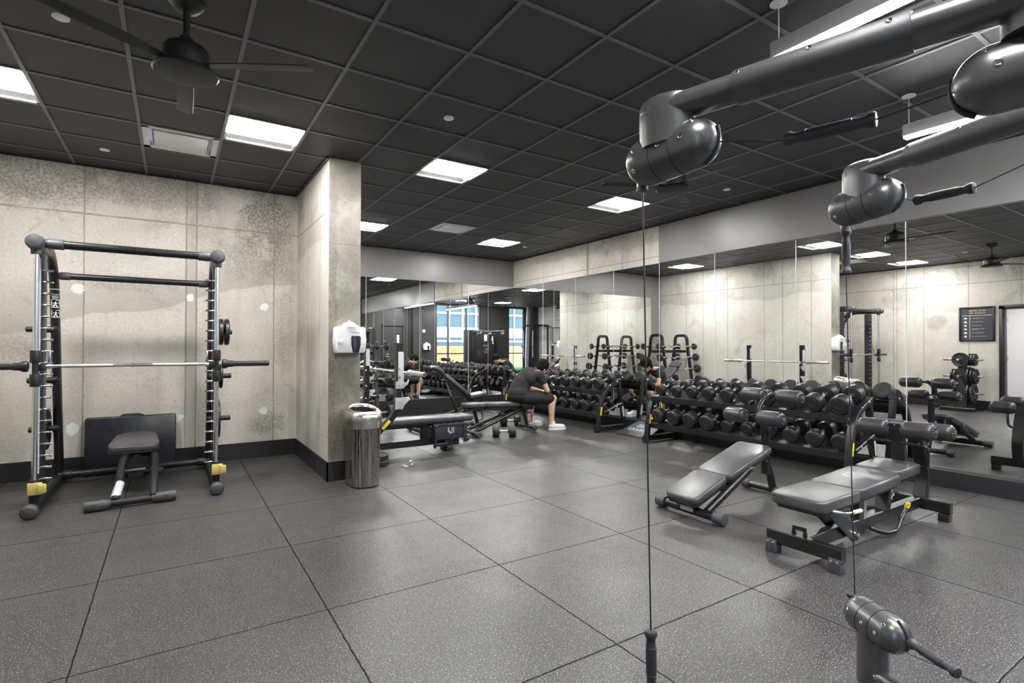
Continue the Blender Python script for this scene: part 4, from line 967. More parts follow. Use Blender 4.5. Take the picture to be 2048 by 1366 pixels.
# ---------------------------------------------------------------- leg curl style bench
BY = 1.80
t = thing('leg_developer_bench', 'long grey padded bench with square black frame and foam rollers, right foreground', 'bench', (4.0, BY, 0))
g = G(); g.bar([(3.31, 2.02, .105), (3.31, 1.56, .105)], .055, .085); ff = obj('front_foot', g, 'black', t)
for y in (1.985, 1.595):
    g = G(); g.box((3.277, y, .045), (.012, .07, .085), bev=.004); g.box((3.31, y, .028), (.06, .07, .05), bev=.006); rp = obj('rubber_pad', g, 'gripgrey', ff)
    for dy in (-.018, .018):
        g = G(); g.lathe((3.27, y + dy, .07), (-1, 0, 0), [(.008, 0), (.008, .003), (.004, .005)], 10); obj('bolt', g, 'chrome', rp)
g = G(); g.bar([(3.33, BY, .105), (4.95, BY, .105)], .06, .085); obj('main_beam', g, 'black', t)
g = G(); g.bar([(4.98, 2.04, .105), (4.98, 1.58, .105)], .055, .085)
for y in (1.62, 2.0): g.box((4.98, y, .03), (.075, .07, .06), bev=.006)
obj('rear_foot', g, 'black', t)
g = G(); g.bar([(3.32, 1.86, .148), (3.32, 1.86, .19), (3.32, 1.79, .19), (3.32, 1.79, .148)], .03, .006, up=(1, 0, 0), ch=.001); obj('bracket', g, 'black', t)
for s in (-1, 1):
    g = G(); g.prism([(3.38, .36), (3.50, .375), (3.93, .09), (3.90, .03), (3.83, .03)], .008, Matrix(((1, 0, 0, 0), (0, 0, 1, BY + s * .05 - .004), (0, 1, 0, 0), (0, 0, 0, 1))), bev=.002); obj('link_plate', g, 'black', t)
g = G(); g.cyl((3.87, BY - .07, .075), (3.87, BY + .07, .075), .014, 16, .003); obj('pivot_bolt', g, 'chrome', t)
g = G(); g.tube([(3.34, 1.64, .345), (3.40, 1.59, .33), (3.50, 1.585, .325)], .008, 10, .03); rl_ = obj('release_lever', g, 'chrome', t)
g = G(); g.cyl((3.485, 1.585, .326), (3.575, 1.583, .324), .0125, 14, .003); plabel(obj('lever_grip', g, 'cream', rl_), 'cream lever grip')
g = G(); padbox(g, (3.23, BY, .335), (3.70, BY, .345), .34, .075, .018); padbox(g, (3.70, BY, .345), (4.28, BY, .375), .34, .075, .018); obj('back_pad', g, 'vinyl', t, ang=50)
g = G(); padbox(g, (4.285, BY, .385), (4.66, BY, .40), .30, .075, .018); obj('seat_pad', g, 'vinyl', t, ang=50)
g = G(); padbox(g, (3.25, BY, .315), (4.28, BY, .355), .30, .02, .004); padbox(g, (4.29, BY, .365), (4.64, BY, .38), .26, .02, .004); obj('pad_board', g, 'matte', t)
g = G(); n = 30
for k in range(n):
    if k in (7, 8, 20): continue
    a = 2 * PI * k / n; p = (4.0 + .05 * math.cos(a), 1.85 + .026 * math.sin(a), .4385 + .0025 * math.cos(a)); g.box(p, (.013, .004, .001), rot=Matrix.Rotation(a + PI / 2, 3, 'Z'))
obj('oval_logo', g, 'white', t)
for x, z1, w_ in ((4.02, .35, .06), ):
    g = G(); g.bar([(x, BY, .14), (x, BY, z1)], w_, .1, up=(1, 0, 0)); pst = obj('post', g, 'black', t)
    g = G(); g.box((x + .03, BY - .0315, .24), (.035, .003, .2)); obj('sticker', g, 'label', pst)
g = G(); g.bar([(4.38, BY, .14), (4.46, BY, .37)], .06, .085, up=(0, 1, 0)); st_ = obj('seat_post', g, 'black', t)
g = G()
for dx_, dz_, w_, h_ in ((0, .02, .02, .05), (.015, -.02, .03, .02), (-.012, -.035, .02, .03), (.01, .045, .026, .016)): g.box((4.44 + dx_, BY - .0435, .27 + dz_), (w_, .003, h_), rot=Matrix.Rotation(.3, 3, 'Y'))
obj('white_emblem', g, 'white', st_)
g = G(); g.bar([(5.04, BY, .12), (5.10, BY, .30), (5.04, BY, .5), (4.93, BY, .70)], .06, .09, .16, up=(0, 1, 0)); obj('rear_mast', g, 'black', t)
g = G(); g.bar([(4.70, BY, .38), (4.62, BY, .76)], .06, .085, up=(0, 1, 0)); g.bar([(4.5, BY, .36), (4.98, BY, .38)], .05, .05); fm = obj('front_mast', g, 'black', t)
g = G(); g.box((4.588, BY, .745), (.003, .012, .012)); obj('screw', g, 'chrome', fm)
for s in (-1, 1):
    g = G(); g.tube([(4.63, BY + s * .03, .61), (4.62, BY + s * .20, .61), (4.66, BY + s * .18, .44), (4.69, BY + s * .03, .44)], .0125, 12, .05); obj('grab_handle', g, 'black', t)
    g = G(); g.tube([(4.1, BY + s * .04, .07), (4.16, BY + s * .11, .04), (4.3, BY + s * .13, .04), (4.40, BY + s * .12, .12), (4.62, BY + s * .06, .12)], .015, 12, .04); obj('foot_rail', g, 'black', t)
for x, z in ((4.61, .715), (4.96, .68)):
    g = G(); g.tube([(x, BY + .24, z), (x, BY - .24, z)], .013, 12); obj('roller_axle', g, 'black', t)
for x, z in ((4.61, .715), (4.96, .68)):
    roller('leg_roller', t, (x, BY + .25, z), (0, -1, 0), .2, .064); roller('leg_roller', t, (x, BY - .045, z), (0, -1, 0), .2, .064)
g = G(); g.prism([(-.055, -.012), (-.03, -.012), (-.03, -.024), (.03, -.024), (.03, -.012), (.055, -.012), (.055, .012), (.03, .012), (.03, .024), (-.03, .024), (-.03, .012), (-.055, .012)], .003, frame_mt((4.72, BY - .0315, .125), (1, 0, 0), (0, 0, 1))); yb = obj('yellow_badge', g, 'yellow', t)
mark('lettering', 'TECHNOGYM', .016, (4.72, BY - .0348, .125), (1, 0, 0), (0, 0, 1), 'graphite', t)

# ---------------------------------------------------------------- the two benches by the seated man
def bench(y, lab, back, seat, hx, loc):
    """adjustable bench along X; back = pad points from the head end"""
    t = thing('adjustable_bench', lab, 'bench', loc, group='black adjustable benches')
    for k in range(len(back) - 1):
        g = G(); a, b_ = V(back[k]), V(back[k + 1]); d = (b_ - a).normalized() * .01
        padbox(g, a + d, b_ - d, .27, .06, .02); obj('head_pad' if k == 0 and len(back) > 2 else 'back_pad', g, 'vinyl', t, ang=50)
        g = G(); padbox(g, a + d * 4 - V((0, 0, .05)), b_ - d * 3 - V((0, 0, .05)), .2, .05, .012); obj('pad_shell', g, 'matte', t)
    g = G(); padbox(g, seat[0], seat[1], .27, .06, .02); obj('seat_pad', g, 'vinyl', t, ang=50)
    g = G(); padbox(g, V(seat[0]) - V((-.03, 0, .05)), V(seat[1]) - V((.05, 0, .05)), .2, .05, .012); obj('seat_shell', g, 'matte', t)
    x0 = seat[0][0]; xb = seat[1][0]
    g = G(); g.tube([(x0 - .88, y - .30, .045), (x0 - .88, y + .30, .045)], .028, 16); f = obj('front_foot', g, 'black', t)
    for s in (-1, 1):
        g = G(); g.cyl((x0 - .88, y + s * .24, .045), (x0 - .88, y + s * .33, .045), .038, 20, .005); obj('rubber_end', g, 'gripgrey', f)
    for s in (-1, 1):
        g = G(); g.tube([(x0 - .87, y + s * .12, .05), (x0 - .07, y + s * .09, .32), (x0 + .08, y + s * .03, .36)], .026, 14, .1); obj('frame_tube', g, 'black', t)
    g = G(); g.tube([(x0 - .05, y, .35), (x0 + .11, y, .32), (x0 + .18, y, .06)], .03, 16, .13); obj('rear_leg', g, 'black', t)
    g = G(); g.tube([(x0 + .19, y - .2, .045), (x0 + .19, y + .2, .045)], .028, 16); f = obj('rear_foot', g, 'black', t)
    for s in (-1, 1):
        g = G(); g.cyl((x0 + .19, y + s * .17, .045), (x0 + .19, y + s * .24, .045), .038, 20, .005); obj('rubber_end', g, 'gripgrey', f)
    g = G(); g.tube([(x0 + .15, y - .03, .28), (x0 + .235, y - .03, .27), (x0 + .255, y - .03, .13), (x0 + .19, y - .03, .12)], .008, 10, .02); obj('carry_handle', g, 'black', t)
    g = G(); g.box((x0 + .16, y - .04, .305), (.05, .05, .014), bev=.003); obj('yellow_badge', g, 'yellow', t)
    p = V(hx[0]); q = V(hx[1]); m_ = (p + q) / 2
    g = G(); g.cyl(p, q, .013, 14); obj('support_piston', g, 'chrome', t)
    g = G(); g.cyl(m_, q, .026, 16, .004); obj('support_cylinder', g, 'black', t)
    return t
bench(7.05, 'flat adjustable bench the man in the black shirt sits on', [(3.66, 7.05, .42), (4.0, 7.05, .415), (4.62, 7.05, .385)], [(4.64, 7.05, .38), (4.94, 7.05, .375)], [(4.05, 7.0, .36), (4.45, 7.0, .24)], (4.3, 7.05, 0))
bench(7.62, 'adjustable bench with its backrest tilted up, behind the flat bench press', [(3.40, 7.62, 1.0), (3.56, 7.62, .87), (4.02, 7.62, .50)], [(4.04, 7.62, .485), (4.34, 7.62, .53)], [(3.62, 7.58, .80), (3.82, 7.58, .30)], (3.85, 7.62, 0))
# ---------------------------------------------------------------- cable machine (tower stands behind the camera)
TXc, TYc = 1.56, -.72
t = thing('cable_machine', 'black cable machine reaching over the camera with pulley arms and round satin pulley heads', 'cable machine', (1.2, -.9, 0))
g = G(); g.box((1.13, -.93, 1.03), (1.62, .16, 2.06), bev=.03); tw = obj('tower_panel', g, 'matte', t)
g = G(); g.box((1.10, -.845, .75), (.5, .01, .9), bev=.003); obj('stack_cover', g, 'black', tw)
g = G(); g.box((TXc, -.79, 1.06), (.16, .14, 2.0), bev=.03); obj('arm_column', g, 'black', t)
g = G(); g.box((.35, -.78, 1.06), (.10, .12, 2.0), bev=.02); obj('side_column', g, 'black', t)
g = G(); g.box((.92, -.843, 1.72), (.19, .006, .34), bev=.002); pf = obj('placard_frame', g, 'matte', tw)
g = G(); g.box((.92, -.839, 1.72), (.15, .004, .29)); plabel(obj('placard', g, 'white', tw), 'white instruction placard')
g = G()
for k in range(5): pict(g, .80 + (k % 3) * .1, 1.38 - (k // 3) * .16, -.838, .035)
for k in range(3): g.box((.9, -.838, 1.12 - k * .03), (.22, .002, .006))
obj('exercise_print', g, 'label', tw)
g = G(); g.prism([(0, .12), (.03, .16), (.05, .1), (.03, .06), (.06, .0), (.04, -.1), (.07, -.2), (.02, -.2), (0, -.06), (-.03, .0), (-.06, -.02), (-.02, .06)], .004, frame_mt((.58, -.846, 1.65), (-1, 0, 0), (0, 0, 1))); plabel(obj('logo_print', g, 'white', tw), 'white abstract figure logo')
def head(nm, par, f, n, down=True):
    """round pulley head: far ball f, near ball n, with a band and a slot for the cable"""
    f, n = V(f), V(n); d = (n - f).normalized(); L_ = (n - f).length
    R = .066; prof = []
    for k in range(13):
        a = -PI / 2 + k * PI / 2 / 12; prof.append((R * math.cos(a), R * math.sin(a)))
    for k in range(1, 13):
        a = k * PI / 2 / 12; prof.append((R * .99 * math.cos(a), L_ + R * 1.05 * math.sin(a)))
    g = G(); g.lathe(f, d, prof, 40); h = obj('pulley_head', g, 'shell', par, ang=50)
    for q in (.26, .72):
        g = G(); g.lathe(f, d, [(R + .0002, L_ * q - .0012), (R + .0012, L_ * q - .0006), (R + .0012, L_ * q + .0006), (R + .0002, L_ * q + .0012)], 40); obj('joint_line', g, 'matte', h)
    side = d.cross(V((0, 0, 1))).normalized(); upv = V((0, 0, 1))
    cam_side = -side if (-side).dot(V((-.84, .0, 0)) ) > 0 else side
    for q, a, rr in ((-.10, .35, 1), (-.12, -.55, 1), (.5, .15, 1), (1.0, .1, 1), (1.15, .75, 1)):
        rad = cam_side * math.cos(a) + upv * math.sin(a)
        hh = q * L_; r_ = R
        if q < 0: r_ = math.sqrt(max(R * R - hh * hh, 0))
        if q > 1: r_ = math.sqrt(max(R * R - (hh - L_) ** 2, 0))
        nn = (rad * r_ + d * (hh if q < 0 else (hh - L_ if q > 1 else 0))).normalized()
        c = f + d * hh + rad * r_
        g = G(); g.lathe(c - nn * .0015, nn, [(.0068, 0), (.0070, .0012), (.0052, .002), (.0046, .0012), (.0001, .0012)], 16); obj('cap_screw', g, 'chrome', h)
    # slot lips at the near end
    g = G(); s2 = 1 if down else -1
    for a0 in (-.5, ):
        pts = [n + (d * math.cos(a) - upv * s2 * math.sin(a)) * (R * 1.06) for a in [x * .12 - .35 for x in range(13)]]
        g.tube(pts, .005, 8)
    obj('cable_slot', g, 'matte', h)
    return h
def grip(nm, par, a, b_):
    a, b_ = V(a), V(b_); L_ = (b_ - a).length
    g = G(); g.lathe(a, b_ - a, [(.006, 0), (.0165, .002), (.0188, .008), (.0178, .015), (.0132, .024), (.0128, .03), (.0142, .045), (.0152, .05), (.0158, L_ / 2), (.0152, L_ - .05), (.0142, L_ - .045), (.0128, L_ - .03), (.0132, L_ - .024), (.0178, L_ - .015), (.0188, L_ - .008), (.0165, L_ - .002), (.006, L_)], 24)
    h = obj('grip_handle', g, 'gripblack', par)
    for q in (.048, L_ - .048):
        g = G(); g.lathe(a, b_ - a, [(.0148, q - .001), (.0158, q), (.0148, q + .001)], 24); obj('grip_ring', g, 'matte', h)
    return h
def cable(par, pts, r=.0022):
    g = G(); g.tube(pts, r, 8); return obj('cable', g, 'cable', par)
def arm(tip, base, f, n, z, lab, inner, low=False):
    tip, base = V(tip), V(base); d = (base - tip).normalized(); f, n = V(f), V(n); sg = -1 if low else 1
    zc = z
    pr = [(.045 * math.cos(a * PI / 12), .034 * math.sin(a * PI / 12)) for a in range(24)]
    top = V((f.x * .45 + n.x * .55, f.y * .45 + n.y * .55, 0))
    g = G(); A = V((tip.x, tip.y, zc)); B = V((base.x, base.y, zc))
    g.sweep([A, B], pr, up=(0, 0, 1)); o = obj('arm', g, 'armtube', t)
    if lab: plabel(o, lab)
    g = G(); L_ = (B - A).length; pr2 = [(.050 * math.cos(a * PI / 12), .040 * math.sin(a * PI / 12)) for a in range(24)]
    g.sweep([A + (B - A) * (.218 / L_), A + (B - A) * (.224 / L_), A + (B - A) * (.56 / L_), A + (B - A) * (.566 / L_)], pr2, up=(0, 0, 1), scales=[.93, 1, 1, .93]); sl = obj('arm_sleeve', g, 'sleeve', o)
    sd = d.cross(V((0, 0, 1))).normalized(); sd = sd if sd.x < 0 else -sd
    for q in (.235, .388, .531):
        p = A + d * q + sd * .0455 + V((0, 0, .016)); g = G(); g.lathe(p, sd + V((0, 0, .3)), [(.0055, 0), (.0055, .002), (.004, .003), (.001, .0022)], 14); obj('sleeve_screw', g, 'chrome', o)
    def neck(c):
        g = G(); c = V(c)
        c = c + d * .035
        el = [(.048 * math.cos(a * PI / 12), .078 * math.sin(a * PI / 12)) for a in range(24)]
        g.sweep([V((c.x, c.y, zc - sg * .095)), V((c.x, c.y, zc - sg * .03)), V((c.x, c.y, zc + sg * .012)), V((c.x, c.y, zc + sg * .028)), V((c.x, c.y, zc + sg * .035))], el, up=(d.x, d.y, 0), scales=[.97, 1, .99, .9, .72])
        return obj('neck', g, 'armtube', o)
    k1 = neck(A)
    g = G(); g.sph((A.x, A.y, zc), .040, 1, 1, .7, n=24); obj('arm_end', g, 'armtube', o)
    h = head('pulley_head', t, f, n, down=not low)
    return o, h
R_ = arm((1.105, 1.0, 0), (TXc, TYc, 0), (1.129, 1.04, 1.852), (1.147, .905, 1.862), 1.965, 'nearer upper arm', None)
R2 = arm((2.118, .955, 0), (TXc + .04, TYc, 0), (2.135, .984, 1.852), (2.115, .862, 1.862), 1.965, 'farther upper arm', None)
# inner head on the nearer arm
g = G(); g.cyl((1.315, .285, 1.955), (1.315, .285, 1.90), .052, 24); obj('neck', g, 'armtube', t)
head('pulley_head', t, (1.362, .22, 1.852), (1.327, .345, 1.845))
g = G(); g.cyl((1.86, .25, 1.955), (1.86, .25, 1.90), .052, 24); obj('neck', g, 'armtube', t)
head('pulley_head', t, (1.85, .18, 1.852), (1.895, .31, 1.845))
# cables and grips between heads
cable(t, [(1.155, .85, 1.853), (1.272, .733, 1.842)]); grip('g', t, (1.272, .733, 1.842), (1.321, .548, 1.84)); cable(t, [(1.321, .548, 1.84), (1.322, .41, 1.845)])
cable(t, [(2.11, .81, 1.85), (2.165, .785, 1.84)]); grip('g', t, (2.165, .785, 1.84), (2.148, .615, 1.84)); cable(t, [(2.148, .615, 1.84), (1.9, .37, 1.842)])
# hanging cables
g = G(); g.cyl((1.150, 1.088, 1.785), (1.150, 1.088, 1.81), .016, 18, .002); g.cyl((2.218, 1.035, 1.785), (2.218, 1.035, 1.81), .016, 18, .002); obj('cable_guide', g, 'shell', t)
cable(t, [(1.155, 1.092, 1.80), (1.177, 1.082, .50)], .0024); grip('g', t, (1.177, 1.082, .505), (1.178, 1.08, .33)); cable(t, [(1.178, 1.08, .33), (1.178, 1.08, .22)])
grip('g', t, (2.22, 1.033, 1.79), (2.22, 1.033, 1.617)); cable(t, [(2.22, 1.033, 1.617), (2.232, 1.012, .36)], .0022)
# lower arms
def lowarm(f, n, base, lab):
    f, n = V(f), V(n)
    c = f + (n - f) * .35
    h = head('pulley_head', t, f, n, down=False)
    g = G(); g.cyl((c.x, c.y, c.z - .02), (c.x, c.y, .075), .052, 26, .012); o = obj('lower_neck', g, 'armtube', t); plabel(o, lab)
    g = G(); b_ = V(base); a_ = V((c.x, c.y, .125)); g.sweep([a_, V((b_.x, b_.y, .125))], [(.036 * math.cos(a * PI / 12), .030 * math.sin(a * PI / 12)) for a in range(24)], up=(0, 0, 1)); ob = obj('lower_arm', g, 'armtube', t)
    d = (V((b_.x, b_.y, .125)) - a_).normalized(); g = G(); g.sweep([a_ + d * .22, a_ + d * .24, a_ + d * .6, a_ + d * .62], [(.052 * math.cos(a * PI / 12), .04 * math.sin(a * PI / 12)) for a in range(24)], up=(0, 0, 1), scales=[.85, 1, 1, .85]); obj('arm_sleeve', g, 'sleeve', ob)
    g = G(); g.lathe((c.x - .045, c.y - .028, .135), (-.84, -.54, 0), [(.009, 0), (.009, .003), (.005, .006)], 14); obj('screw', g, 'chrome', o)
    g = G(); g.cyl((f.x + .012, f.y + .045, f.z + .045), (f.x + .012, f.y + .045, f.z + .06), .018, 16, .003); obj('cable_guide', g, 'matte', t)
    return h
lowarm((2.215, .975, .312), (2.165, .865, .308), (TXc + .05, TYc, 0), 'farther lower pulley arm')
lowarm((1.175, 1.04, .17), (1.165, .92, .17), (TXc - .05, TYc, 0), 'nearer lower pulley arm')
grip('g', t, (2.145, .80, .312), (2.082, .645, .305)); cable(t, [(2.082, .645, .305), (1.9, .3, .3)])

# ---------------------------------------------------------------- plate tree, by the left wall (seen in the mirror)
PX, PY = -1.62, 4.28
t = thing('plate_tree', 'black weight plate tree by the left concrete wall, seen in the mirror', 'plate rack', (PX, PY, 0))
g = G(); g.bar([(PX, PY, .06), (PX, PY, 1.16)], .1, .14, up=(0, 1, 0)); obj('column', g, 'graphite', t)
g = G(); g.bar([(PX - .1, PY - .3, .04), (PX - .1, PY + .3, .04)], .07, .07); g.bar([(PX - .12, PY, .05), (PX + .34, PY, .05)], .08, .07); g.bar([(PX + .32, PY - .3, .04), (PX + .32, PY + .3, .04)], .07, .07); obj('base', g, 'black', t)
g = G()
for z in (1.07, .72, .36):
    g.cyl((PX, PY - .34, z), (PX, PY + .34, z), .0245, 18, .004)
g.cyl((PX, PY, 1.07), (PX + .3, PY, 1.07), .0245, 18, .004); g.cyl((PX, PY, .72), (PX + .3, PY, .72), .0245, 18, .004); obj('horns', g, 'sleevebar', t)
tp = 'plates on the plate tree'
pl = plate(PX + .12, PY, 1.07, .15, .035, 'plate facing the room on the top front peg of the plate tree', tp)
for s, z, ks in ((-1, 1.07, ((.13, .1), (.13, .145), (.13, .19))), (1, 1.07, ((.12, .1),)), (-1, .72, ((.2, .1), (.18, .15), (.16, .2))), (1, .72, ((.15, .1), (.15, .15))), (-1, .36, ((.225, .1), (.225, .16))), (1, .36, ((.2, .1),))):
    for n_, (r, o) in enumerate(ks):
        q = plate(PX, PY + s * o, z, r, .035, 'plate on the %s peg of the plate tree, %s side, %s from the column' % ({1.07: 'top', .72: 'middle', .36: 'bottom'}[z], 'far' if s > 0 else 'near', NUM[n_]), tp, rot=(0, 0, PI / 2 * s))

# ---------------------------------------------------------------- posters
def poster(y, lab, z0=1.48, z1=2.19, w_=.57, dark=True):
    t = thing('framed_poster', lab, 'poster', (XL + .01, y, (z0 + z1) / 2)); zc = (z0 + z1) / 2; h = z1 - z0
    g = G()
    for a, b_, c, d in ((-w_ / 2, 0, .03, h), (w_ / 2, 0, .03, h)): g.box((XL + .015, y + a, zc), (.03, .035, h + .035), bev=.006)
    for s in (-1, 1): g.box((XL + .015, y, zc + s * h / 2), (.03, w_, .035), bev=.006)
    obj('frame', g, 'black', t)
    g = G(); g.box((XL + .008, y, zc), (.008, w_ - .02, h - .02)); obj('sheet', g, M['graphite'] if dark else M['label'], t)
    X_, x, zz = XL + .0125, V((0, 1, 0)), V((0, 0, 1))
    # text runs along +Y reversed so that it reads correctly for someone facing the wall
    x = V((0, 1, 0)) if False else V((0, 1, 0))
    g = G(); g.box((X_, y, z1 - .17), (.002, w_ - .06, .006)); g.box((X_, y - w_ / 2 + .17, zc - .07), (.002, .006, h - .22))
    obj('rules', g, 'white' if dark else 'graphite', t)
    g = G()
    for k in range(6):
        zz_ = z1 - .23 - k * .078; yy = y - w_ / 2 + .095
        if k % 3 == 0: g.box((X_, yy, zz_), (.002, .045, .03)); g.box((X_ + .001, yy + .01, zz_), (.002, .012, .012))
        elif k % 3 == 1: g.sph((X_, yy, zz_), .02, .1, n=12); g.box((X_, yy, zz_ - .012), (.002, .06, .012))
        else: g.sph((X_, yy, zz_ + .012), .011, .1, n=10); g.box((X_, yy, zz_ - .008), (.002, .045, .022))
    obj('icons', g, 'white' if dark else 'graphite', t)
    tx = ['Sanitize equipment after use', 'Re-rack weights when done', 'Athletic shoes required', 'Please be considerate of others\nwhile training', 'Use lockers for personal items\nand secure them at all times', 'Ages 16 and under need supervision']
    for k, s_ in enumerate(tx):
        me = text_mesh(s_, .017, align='LEFT'); gg = G(); gg.add(me, frame_mt((X_, y - w_ / 2 + .205, z1 - .23 - k * .078), (0, 1, 0), (0, 0, 1))); bpy.data.meshes.remove(me); obj('text_line', gg, ('gold' if k == 4 else 'white') if dark else 'graphite', t)
    mark('title', 'BRIDGE HOUSE', .04, (X_, y + .01, z1 - .068), (0, 1, 0), (0, 0, 1), 'gold' if dark else 'graphite', t)
    mark('title', 'Gym Guidelines', .042, (X_, y + .01, z1 - .115), (0, 1, 0), (0, 0, 1), 'gold' if dark else 'graphite', t)
    return t
po_ = poster(4.165, 'black framed gym guidelines poster on the left concrete wall, seen in the mirror')
for c in kids(po_):
    c.data.transform(Matrix.Diagonal((1, -1, 1, 1))); c.data.flip_normals()
poster(.42, 'pale framed notice on the left wall farther back, seen near the corner of the mirrors', dark=False, w_=.5)
# squat rack at the back of the room, seen in the corner mirrors
t = thing('squat_rack', 'black squat rack with numbered pale strips on its uprights, seen beside the mirror corner', 'rack', (-1.5, -.3, 0))
for y in (-.72, .02):
    for x in (-1.85, -1.05):
        g = G(); g.bar([(x, y, .04), (x, y, 2.3)], .07, .07, up=(1, 0, 0)); u_ = obj('upright', g, 'black', t)
        if x > -1.5:
            g = G(); g.box((x + .036, y, 1.45), (.004, .055, 1.2)); obj('number_strip', g, 'label', u_)
            g = G()
            for k in range(22): g.box((x + .039, y, .9 + k * .053), (.003, .018, .022))
            obj('strip_marks', g, 'black', u_)
            g = G(); g.tube([(x + .03, y, 1.32), (x + .12, y, 1.3), (x + .15, y, 1.38)], .02, 10, .03); obj('bar_hook', g, 'black', u_)
g = G()
for y in (-.72, .02): g.bar([(-1.85, y, 2.3), (-1.05, y, 2.3)], .07, .07); g.bar([(-1.9, y, .04), (-.85, y, .04)], .07, .07)
for x in (-1.85, -1.05): g.bar([(x, -.72, 2.3), (x, .02, 2.3)], .07, .07)
g.bar([(-1.85, -.72, .3), (-1.85, .02, .3)], .06, .06); obj('cross_frame', g, 'black', t)
# ---------------------------------------------------------------- seated man
t = thing('person', 'man in black t-shirt, black shorts and white trainers sitting hunched forward on a flat bench', 'person', (4.75, 7.0, 0))
def cap(g, a, b_, r1, r2, n=18):
    a, b_ = V(a), V(b_); L_ = (b_ - a).length; pr = []
    for k in range(7): q = -PI / 2 + k * PI / 12; pr.append((r1 * math.cos(q), r1 * math.sin(q)))
    for k in range(7): q = k * PI / 12; pr.append((r2 * math.cos(q), L_ + r2 * math.sin(q)))
    g.lathe(a, b_ - a, pr, n)
def chain(g, pts):
    for (a, ra), (b_, rb) in zip(pts[:-1], pts[1:]): cap(g, a, b_, ra, rb)
HC = V((5.065, 6.985, .985)); face = V((.72, .30, -.63)).normalized(); hup = V((.60, -.03, .79)); hup = (hup - face * hup.dot(face)).normalized(); hs = face.cross(hup)
HM = Matrix((face, hs, hup)).transposed()     # local x = face, y = left, z = up
def hp(x, y, z): return HC + face * x + hs * y + hup * z
g = G()
g.sph(HC + hup * .025, .1, .98, .78, .95, HM); g.sph(hp(.025, 0, -.045), .08, .85, .75, .95, HM); g.sph(hp(.055, 0, -.095), .035, 1, 1.1, .8, HM)
g.sph(hp(.098, 0, -.018), .017, 1, .7, 1.3, HM); cap(g, hp(.092, 0, .02), hp(.112, 0, -.025), .008, .013)
for s in (-1, 1):
    g.sph(hp(-.005, s * .076, -.015), .028, .65, .3, 1.1, HM); cap(g, hp(.084, s * .015, .03), hp(.075, s * .05, .03), .01, .009); g.sph(hp(.055, s * .042, -.02), .028, 1, 1, .9, HM)
cap(g, hp(.088, -.02, -.063), hp(.088, .02, -.063), .009, .009)
chain(g, [((4.89, 7.0, .90), .075), ((4.97, 6.99, .945), .058), ((5.02, 6.985, .96), .056)])
# torso core
g.sph((4.64, 7.02, .56), .14, 1, 1.2, .85); chain(g, [((4.66, 7.02, .62), .12), ((4.74, 7.01, .76), .12), ((4.84, 7.0, .88), .11)])
cap(g, (4.90, 6.85, .90), (4.90, 7.16, .90), .06, .06)
def arm_(s, sh, el, wr):
    sh, el, wr = V(sh), V(el), V(wr)
    chain(g, [(sh, .055), (sh.lerp(el, .45), .047), (el, .036)]); chain(g, [(el, .038), (el.lerp(wr, .3), .042), (el.lerp(wr, .75), .031), (wr, .024)])
    d = (wr - el).normalized(); side = V((0, 0, 1)).cross(d).normalized(); dn = d.cross(side)
    # palm
    for k in (-1.2, -.4, .4, 1.2): cap(g, wr + side * k * .011, wr + d * .075 + side * k * .019, .015, .0125, 12)
    for k, ln in zip((-1.5, -.5, .5, 1.5), (.062, .075, .07, .055)):
        b0 = wr + d * .078 + side * k * .0145; b1 = b0 + d * ln * .5 - dn * 0 + V((0, 0, -.012)); b2 = b1 + d * ln * .22 + V((0, 0, -.026)); b3 = b2 - d * .006 + V((0, 0, -.022))
        chain(g, [(b0, .0095), (b1, .009), (b2, .0082), (b3, .0072)])
    th0 = wr + d * .022 + side * s * .02; th1 = th0 + d * .035 + side * s * .03 + V((0, 0, -.012)); th2 = th1 + d * .032 + side * s * .004 + V((0, 0, -.008))
    chain(g, [(th0, .014), (th1, .0115), (th2, .009)])
arm_(-1, (4.90, 6.80, .88), (5.0, 6.745, .635), (5.10, 6.935, .60))
arm_(1, (4.90, 7.20, .88), (4.98, 7.27, .64), (5.07, 7.07, .615))
for s, hip, kn, an, toe in ((-1, (4.68, 6.91, .53), (5.15, 6.795, .50), (5.105, 6.785, .10), (5.30, 6.74, .035)), (1, (4.68, 7.13, .53), (5.12, 7.29, .50), (5.045, 7.295, .10), (5.23, 7.28, .035))):
    hip, kn, an, toe = V(hip), V(kn), V(an), V(toe)
    chain(g, [(hip, .092), (hip.lerp(kn, .5), .08), (kn, .06)]); chain(g, [(kn, .058), (kn.lerp(an, .3) + V((-.02, 0, 0)), .058), (kn.lerp(an, .7), .042), (an, .034)]); chain(g, [(an + V((0, 0, -.03)), .034), (toe, .024)])
bd = baked(g, .006, 5); body = obj('body', bd, 'skin', t, ang=80)
# hair
g = G(); g.sph(HC + hup * .045 - face * .022, .116, 1., .86, .92, HM); g.sph(hp(-.05, 0, .0), .094, .75, .92, 1.1, HM); g.sph(hp(.055, 0, .088), .042, 1.1, 1.4, .7, HM)
random.seed(3)
for k in range(70):
    a = random.uniform(0, 2 * PI); e = random.uniform(.05, 1.45); dv = V((math.cos(a) * math.cos(e), math.sin(a) * math.cos(e), math.sin(e)))
    if dv.x > .75 and dv.z < .5: continue
    g.sph(hp(-.018 + dv.x * .1, dv.y * .088, .045 + dv.z * .092), random.uniform(.014, .022), n=8)
obj('hair', baked(g, .006, 2), 'hair', t, ang=80)
g = G()
for s in (-1, 1): cap(g, hp(.094, s * .018, .032), hp(.086, s * .048, .033), .005, .004, 8)
obj('eyebrows', g, 'hair', t)
g = G()
for s in (-1, 1): g.sph(hp(.089, s * .033, .008), .009, .7, 1.2, .8, HM, n=10)
obj('eyes', g, 'white', t)
